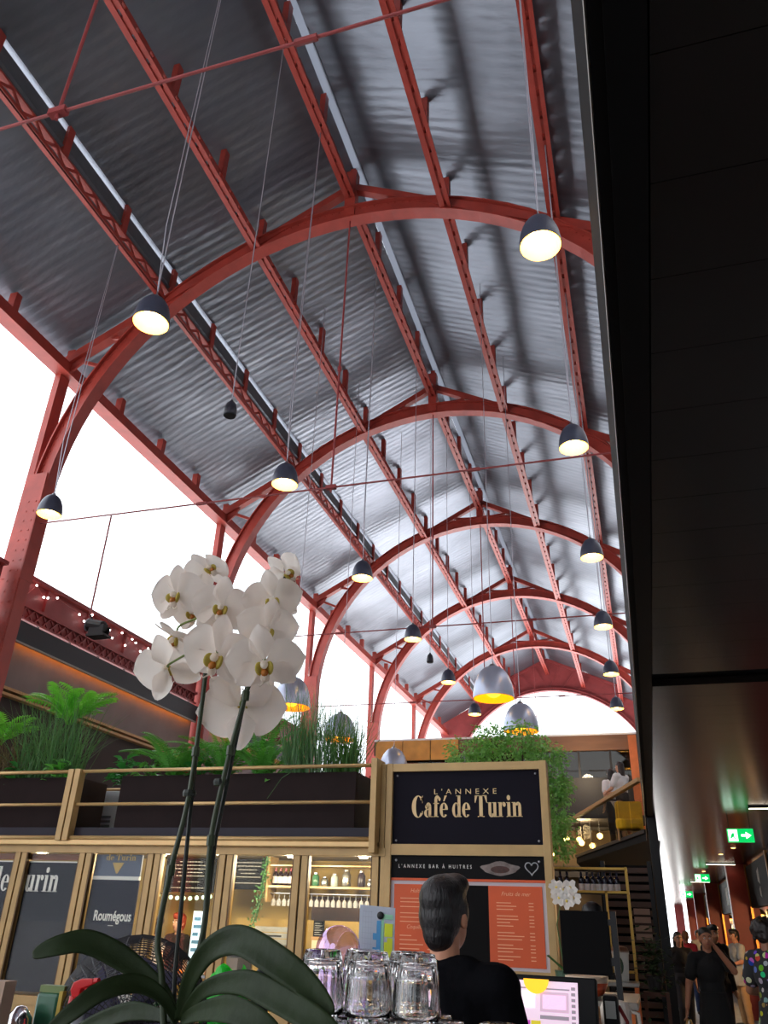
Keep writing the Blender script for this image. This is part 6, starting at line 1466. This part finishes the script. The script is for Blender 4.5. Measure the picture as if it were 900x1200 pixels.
    _cap(mb, hp(0, -.082, .012), .009 * s, hp(0, -.1, -.022), .013 * s, 8)
    for q in (-1, 1): mb.ball(hp(q * .075, .012, -.008), (.011 * s, .02 * s, .03 * s), 8, 7, R3)
    # hands: palm, four fingers, thumb, slightly curled
    for q in ('R', 'L'):
        w_ = J['wr' + q]; d = (w_ - J['el' + q]).normalized(); sx = 1 if q == 'L' else -1
        ref = Vector((0, -1, 0)) if abs(d.y) < .8 else Vector((0, 0, 1)); n_ = d.cross(ref).normalized() * sx; a_ = n_.cross(d) * sx
        fw = (d.cross(n_)).normalized()
        if fw.dot(ref) < 0: fw = -fw
        pc = w_ + d * .05 * s
        _cap(mb, w_ + d * .015 * s + fw * .012 * s, .02 * s, w_ + d * .075 * s + fw * .02 * s, .017 * s, 8); _cap(mb, w_ + d * .015 * s - fw * .012 * s, .02 * s, w_ + d * .075 * s - fw * .02 * s, .017 * s, 8)
        inw = n_ * (-1)
        for i, (o_, l_) in enumerate(((.03, .062), (.011, .072), (-.009, .067), (-.028, .052))):
            b = w_ + d * .085 * s + fw * o_ * s; m_ = b + d * l_ * .55 * s + inw * .008 * s; e = m_ + d * l_ * .42 * s + inw * .02 * s
            _cap(mb, b, .0095 * s, m_, .009 * s, 7); _cap(mb, m_, .009 * s, e, .0075 * s, 7)
        b = w_ + d * .03 * s + fw * .028 * s; m_ = b + d * .03 * s + fw * .022 * s; e = m_ + d * .03 * s + fw * .004 * s + inw * .006 * s
        _cap(mb, b, .013 * s, m_, .011 * s, 7); _cap(mb, m_, .0105 * s, e, .0085 * s, 7)
    body = add(fuse(mb, voxel, SK, 'body'), 'body', root)
    EYEW = mat('eye_white', (225, 220, 215), 0.3); EYED = mat('eye_dark', (40, 28, 22), 0.3); LIPS = mat('lips', (160, 90, 80), 0.5)
    for q in (-1, 1):
        e1 = MB().ball(hp(q * .031, -.079, .012), .0095 * s, 8, 6).build('eye', EYEW, root, local=True)
        MB().ball(hp(q * .031, -.086, .012), .0052 * s, 8, 5).build('iris', EYED, e1, local=True)
        MB().tube([hp(q * .015, -.088, .034), hp(q * .032, -.088, .04), hp(q * .05, -.076, .034)], .0042 * s, 5).build('eyebrow', mat('brow', (40, 30, 26), 0.8), root, local=True)
    MB().ball(hp(0, -.085, -.052), (.022 * s, .006 * s, .006 * s), 10, 5).build('mouth', LIPS, root, local=True)
    for nm, mtl, toks, g in garments:
        mb = MB()
        for t in toks: parts(t, mb, g)
        add(fuse(mb, max(voxel, 0.009), mtl, nm), nm, root)
    if hair:
        rgb, style = hair; HM = mat('hair_%d_%d' % (rgb[0], rgb[1]), rgb, 0.45, 0, 0.3, 40, 0.4, 120, stretch=(1, 1, 0.2)); mb = MB()
        rr = random.Random(len(label))
        mb.ball(hp(0, .022, .062), (.081 * s, .096 * s, .078 * s), 16, 12, R3)
        mb.ball(hp(0, .045, .01), (.078 * s, .07 * s, .09 * s), 14, 10, R3)
        if style == 'short':
            mb.ball(hp(0, .06, -.035), (.06 * s, .05 * s, .07 * s), 12, 9, R3)
            for q in (-1, 1): mb.ball(hp(q * .07, .0, .02), (.014 * s, .03 * s, .045 * s), 8, 7, R3)
            mb.ball(hp(.004, -.02, .085), (.07 * s, .085 * s, .055 * s), 14, 10, R3); mb.ball(hp(-.01, -.05, .1), (.055 * s, .055 * s, .04 * s), 12, 9, R3)
        elif style == 'long':
            for i in range(9):
                a = -1.5 + 3.0 * i / 8; _cap(mb, hp(.07 * math.sin(a), .03 + .05 * math.cos(a), .02), .032 * s, hp(.085 * math.sin(a), .035 + .06 * math.cos(a), -.17), .022 * s, 7)
        elif style == 'bun':
            mb.ball(hp(0, .1, .09), .045 * s, 10, 8)
        elif style == 'curly':
            for i in range(90):
                v = Vector((rr.gauss(0, 1), rr.gauss(0.35, 1), abs(rr.gauss(0.4, .8)))).normalized(); mb.ball(hp(v.x * .1, v.y * .11 + .015, v.z * .11 + .03), rr.uniform(.02, .03) * s, 7, 5)
            for i in range(30):
                a = rr.uniform(-1.9, 1.9); mb.ball(hp(.095 * math.sin(a), .03 + .085 * math.cos(a), rr.uniform(-.06, .04)), rr.uniform(.02, .028) * s, 7, 5)
        elif style == 'pony':
            _cap(mb, hp(0, .1, .06), .028 * s, hp(0, .15, -.12), .016 * s, 8)
        add(fuse(mb, 0.007 if voxel < 0.01 else 0.01, HM, 'hair', 1), 'hair', root)
    return root, J
def cloth(name, rgb, rough=0.85, var=0.12, sc=8): return mat(name, rgb, rough, 0, var, sc, 0.25, 35)
ARMS2 = ('upperR', 'upperL', 'foreR', 'foreL'); TEE = ('torso', 'halfR', 'halfL'); LEGS = ('pelvis', 'legR', 'legL'); FEET = ('footR', 'footL')
SHOE = cloth('shoe_dark', (34, 30, 28), 0.5)
# ---- the barman with his back to us
c = atY(521, 1066, 3.15)
BLK = mat('black_shirt', (10, 10, 14), 0.9, 0, 0.12, 8, 0.25, 35, spec=0.1)
person('man seen from behind in a black shirt, short dark hair', (c.x, 3.15, 0), PI - 0.12, 1.835,
       dict(elR=(-.25, -.06, 1.14), wrR=(-.14, -.3, 1.16), elL=(.25, -.06, 1.14), wrL=(.14, -.3, 1.16), head=(0, -.02, 1.62)), (196, 138, 108),
       (('shirt', BLK, ('torso', 'collar') + ARMS2, .016), ('trousers', cloth('black_trousers', (20, 20, 24)), LEGS, .014), ('shoes', SHOE, FEET, .008)), ((20, 16, 18), 'short'), 0.0075, 1.08, look=-0.16, nod=-0.1)
# ---- corridor
person('woman in a black apron dress holding a hand to her face', (0.60, 11.6, 0), 0.15, 1.72,
       dict(elL=(.26, -.1, 1.3), wrL=(.06, -.19, 1.55), elR=(-.27, .02, 1.14), wrR=(-.33, -.05, .9)), (176, 118, 90),
       (('dress', cloth('black_dress', (17, 16, 17)), TEE + ('skirt',), .016), ('leggings', cloth('dark_leggings', (22, 20, 22)), ('legR', 'legL'), .008), ('shoes', SHOE, FEET, .008)), ((34, 24, 20), 'bun'), 0.009)
rg = thing('wire_hoop', 'gold hoop carried low by the woman in black', 'hoop', (0.26, 11.42, 0.6))
MB().tube([Vector((0.285 + 0.085 * math.cos(t) * 0.5, 11.5 + 0.03 * math.cos(t), 0.62 + 0.15 * math.sin(t))) for t in [2 * PI * i / 24 for i in range(25)]], 0.012, 6).build('ring', mat('hoop_gold', (196, 160, 96), 0.4, 0.3), rg); MB().ball((0.285, 11.5, 0.775), (0.02, 0.014, 0.014), 8, 5).build('grip', BLACK, rg)
def flower_cloth():
    m = bpy.data.materials.new('flower_print'); m.use_nodes = True; nt = m.node_tree; b = nt.nodes['Principled BSDF']; b.inputs['Roughness'].default_value = 0.85
    tc = nt.nodes.new('ShaderNodeTexCoord'); v = nt.nodes.new('ShaderNodeTexVoronoi'); v.inputs['Scale'].default_value = 13
    nt.links.new(tc.outputs['Object'], v.inputs['Vector'])
    hs = nt.nodes.new('ShaderNodeHueSaturation'); hs.inputs['Saturation'].default_value = 1.1; hs.inputs['Value'].default_value = 0.55; nt.links.new(v.outputs['Color'], hs.inputs['Color'])
    lt = nt.nodes.new('ShaderNodeMath'); lt.operation = 'LESS_THAN'; lt.inputs[1].default_value = 0.36; nt.links.new(v.outputs['Distance'], lt.inputs[0])
    mx = nt.nodes.new('ShaderNodeMix'); mx.data_type = 'RGBA'; mx.inputs['A'].default_value = (0.012, 0.012, 0.014, 1)
    nt.links.new(lt.outputs[0], mx.inputs['Factor']); nt.links.new(hs.outputs['Color'], mx.inputs['B']); nt.links.new(mx.outputs['Result'], b.inputs['Base Color'])
    return m
FLW = flower_cloth()
person('person with curly hair in a dark flower print shirt at the right edge', (1.06, 9.6, 0), 2.4, 1.8, dict(elL=(.27, .0, 1.15), wrL=(.2, -.2, 1.12)), (140, 94, 70),
       (('shirt', FLW, TEE + ('tunic',), .02), ('trousers', cloth('navy_trousers', (28, 28, 38)), LEGS, .014), ('shoes', SHOE, FEET, .008)), ((30, 22, 20), 'curly'), 0.01)
person('man in a pale shirt and beige trousers standing by the stall', (1.62, 20.2, 0), -1.1, 1.74, dict(elR=(-.22, -.06, 1.16), wrR=(-.12, -.27, 1.1), elL=(.22, -.06, 1.16), wrL=(.12, -.27, 1.1)), (176, 122, 94),
       (('shirt', cloth('pale_shirt', (150, 150, 146)), TEE + ('tunic',), .02), ('trousers', cloth('beige_trousers', (176, 140, 100)), LEGS, .018), ('sandals', SHOE, FEET, .006)), ((30, 26, 24), 'short'), 0.011)
person('dark haired person in a dark jacket behind the woman in black', (0.93, 15.6, 0), 0.6, 1.78, None, (170, 120, 92),
       (('jacket', cloth('dark_jacket', (30, 26, 28)), ('torso',) + ARMS2, .022), ('trousers', cloth('grey_trousers', (44, 42, 46)), LEGS, .014), ('shoes', SHOE, FEET, .008)), ((26, 22, 22), 'short'), 0.012)
person('person in a red top far down the corridor', (0.72, 22.5, 0), 2.9, 1.68, None, (180, 130, 104),
       (('top', cloth('red_top', (176, 36, 44)), TEE, .018), ('jeans', cloth('blue_jeans', (44, 60, 96)), LEGS, .014), ('shoes', SHOE, FEET, .008)), ((110, 74, 50), 'pony'), 0.013)
person('person in black walking close by the corridor post', (0.42, 17.5, 0), 0.2, 1.66, dict(elR=(-.24, .04, 1.14), knR=(-.095, -.1, .5), anR=(-.1, .02, .09), knL=(.095, .03, .5), anL=(.1, .14, .1), toL=(.11, 0, .04)), (170, 120, 96),
       (('top', cloth('black_top', (20, 18, 20)), TEE, .018), ('trousers', cloth('grey_trousers', (44, 42, 46)), LEGS, .014), ('shoes', SHOE, FEET, .008)), ((40, 30, 26), 'long'), 0.013)
person('person in a grey top farther along the corridor', (1.25, 28.0, 0), 0.3, 1.72, None, (184, 136, 108),
       (('top', cloth('grey_top', (120, 116, 116)), TEE, .018), ('trousers', cloth('navy_trousers', (28, 28, 38)), LEGS, .014), ('shoes', SHOE, FEET, .008)), ((50, 40, 34), 'short'), 0.014)
# ---- two women on the balcony
BZ = OZ + 0.14
person('woman in a white blouse leaning at the balcony rail', (-0.33, 18.55, BZ), -2.2, 1.66, dict(elR=(-.2, -.12, 1.16), wrR=(-.1, -.34, 1.12), elL=(.2, -.12, 1.16), wrL=(.1, -.34, 1.12)), (196, 146, 116),
       (('blouse', cloth('white_blouse', (224, 220, 218)), TEE, .02), ('shorts', cloth('dark_shorts', (60, 50, 48)), ('pelvis',), .03), ('shoes', SHOE, FEET, .008)), ((44, 30, 26), 'long'), 0.011, look=0.1)
person('woman in a white top half hidden behind her friend on the balcony', (-0.56, 19.3, BZ), -2.5, 1.64, None, (190, 140, 110),
       (('top', cloth('white_blouse', (224, 220, 218)), TEE, .02), ('trousers', cloth('navy_trousers', (28, 28, 38)), LEGS, .014), ('shoes', SHOE, FEET, .008)), ((30, 22, 22), 'long'), 0.012)
# yellow lounge chair seen through the balcony glass
ch = thing('yellow_armchair', 'yellow armchair behind the balcony glass', 'chair', (-0.25, 18.0, BZ))
YLW = cloth('yellow_fabric', (226, 180, 30), 0.8)
MB().bx(-0.5, 0.04, 17.75, 18.2, BZ + 0.22, BZ + 0.42).build('seat', YLW, ch, bevel=0.04); MB().bx(-0.5, 0.04, 18.12, 18.26, BZ + 0.4, BZ + 0.8).build('backrest', YLW, ch, bevel=0.05)
for x in (-0.46, 0.0):
    for y in (17.8, 18.15): MB().tube([(x, y, BZ), (x, y, BZ + 0.23)], 0.02, 8).build('leg', WOODS, ch)
# ---- two people inside the kiosk
person('woman in a white dress seen through the fourth kiosk window', (-5.72, 9.38, 0), -1.6, 1.63, None, (206, 156, 130),
       (('dress', cloth('white_dress', (225, 214, 214)), ('torso', 'skirt'), .016), ('shoes', SHOE, FEET, .008)), ((90, 60, 40), 'bun'), 0.012)
person('red haired person in dark clothes behind the kiosk counter', (-6.32, 11.0, 0), -0.3, 1.68, None, (206, 156, 130),
       (('top', cloth('black_top', (20, 18, 20)), TEE, .018), ('trousers', cloth('grey_trousers', (44, 42, 46)), LEGS, .014), ('shoes', SHOE, FEET, .008)), ((140, 50, 26), 'short'), 0.012)
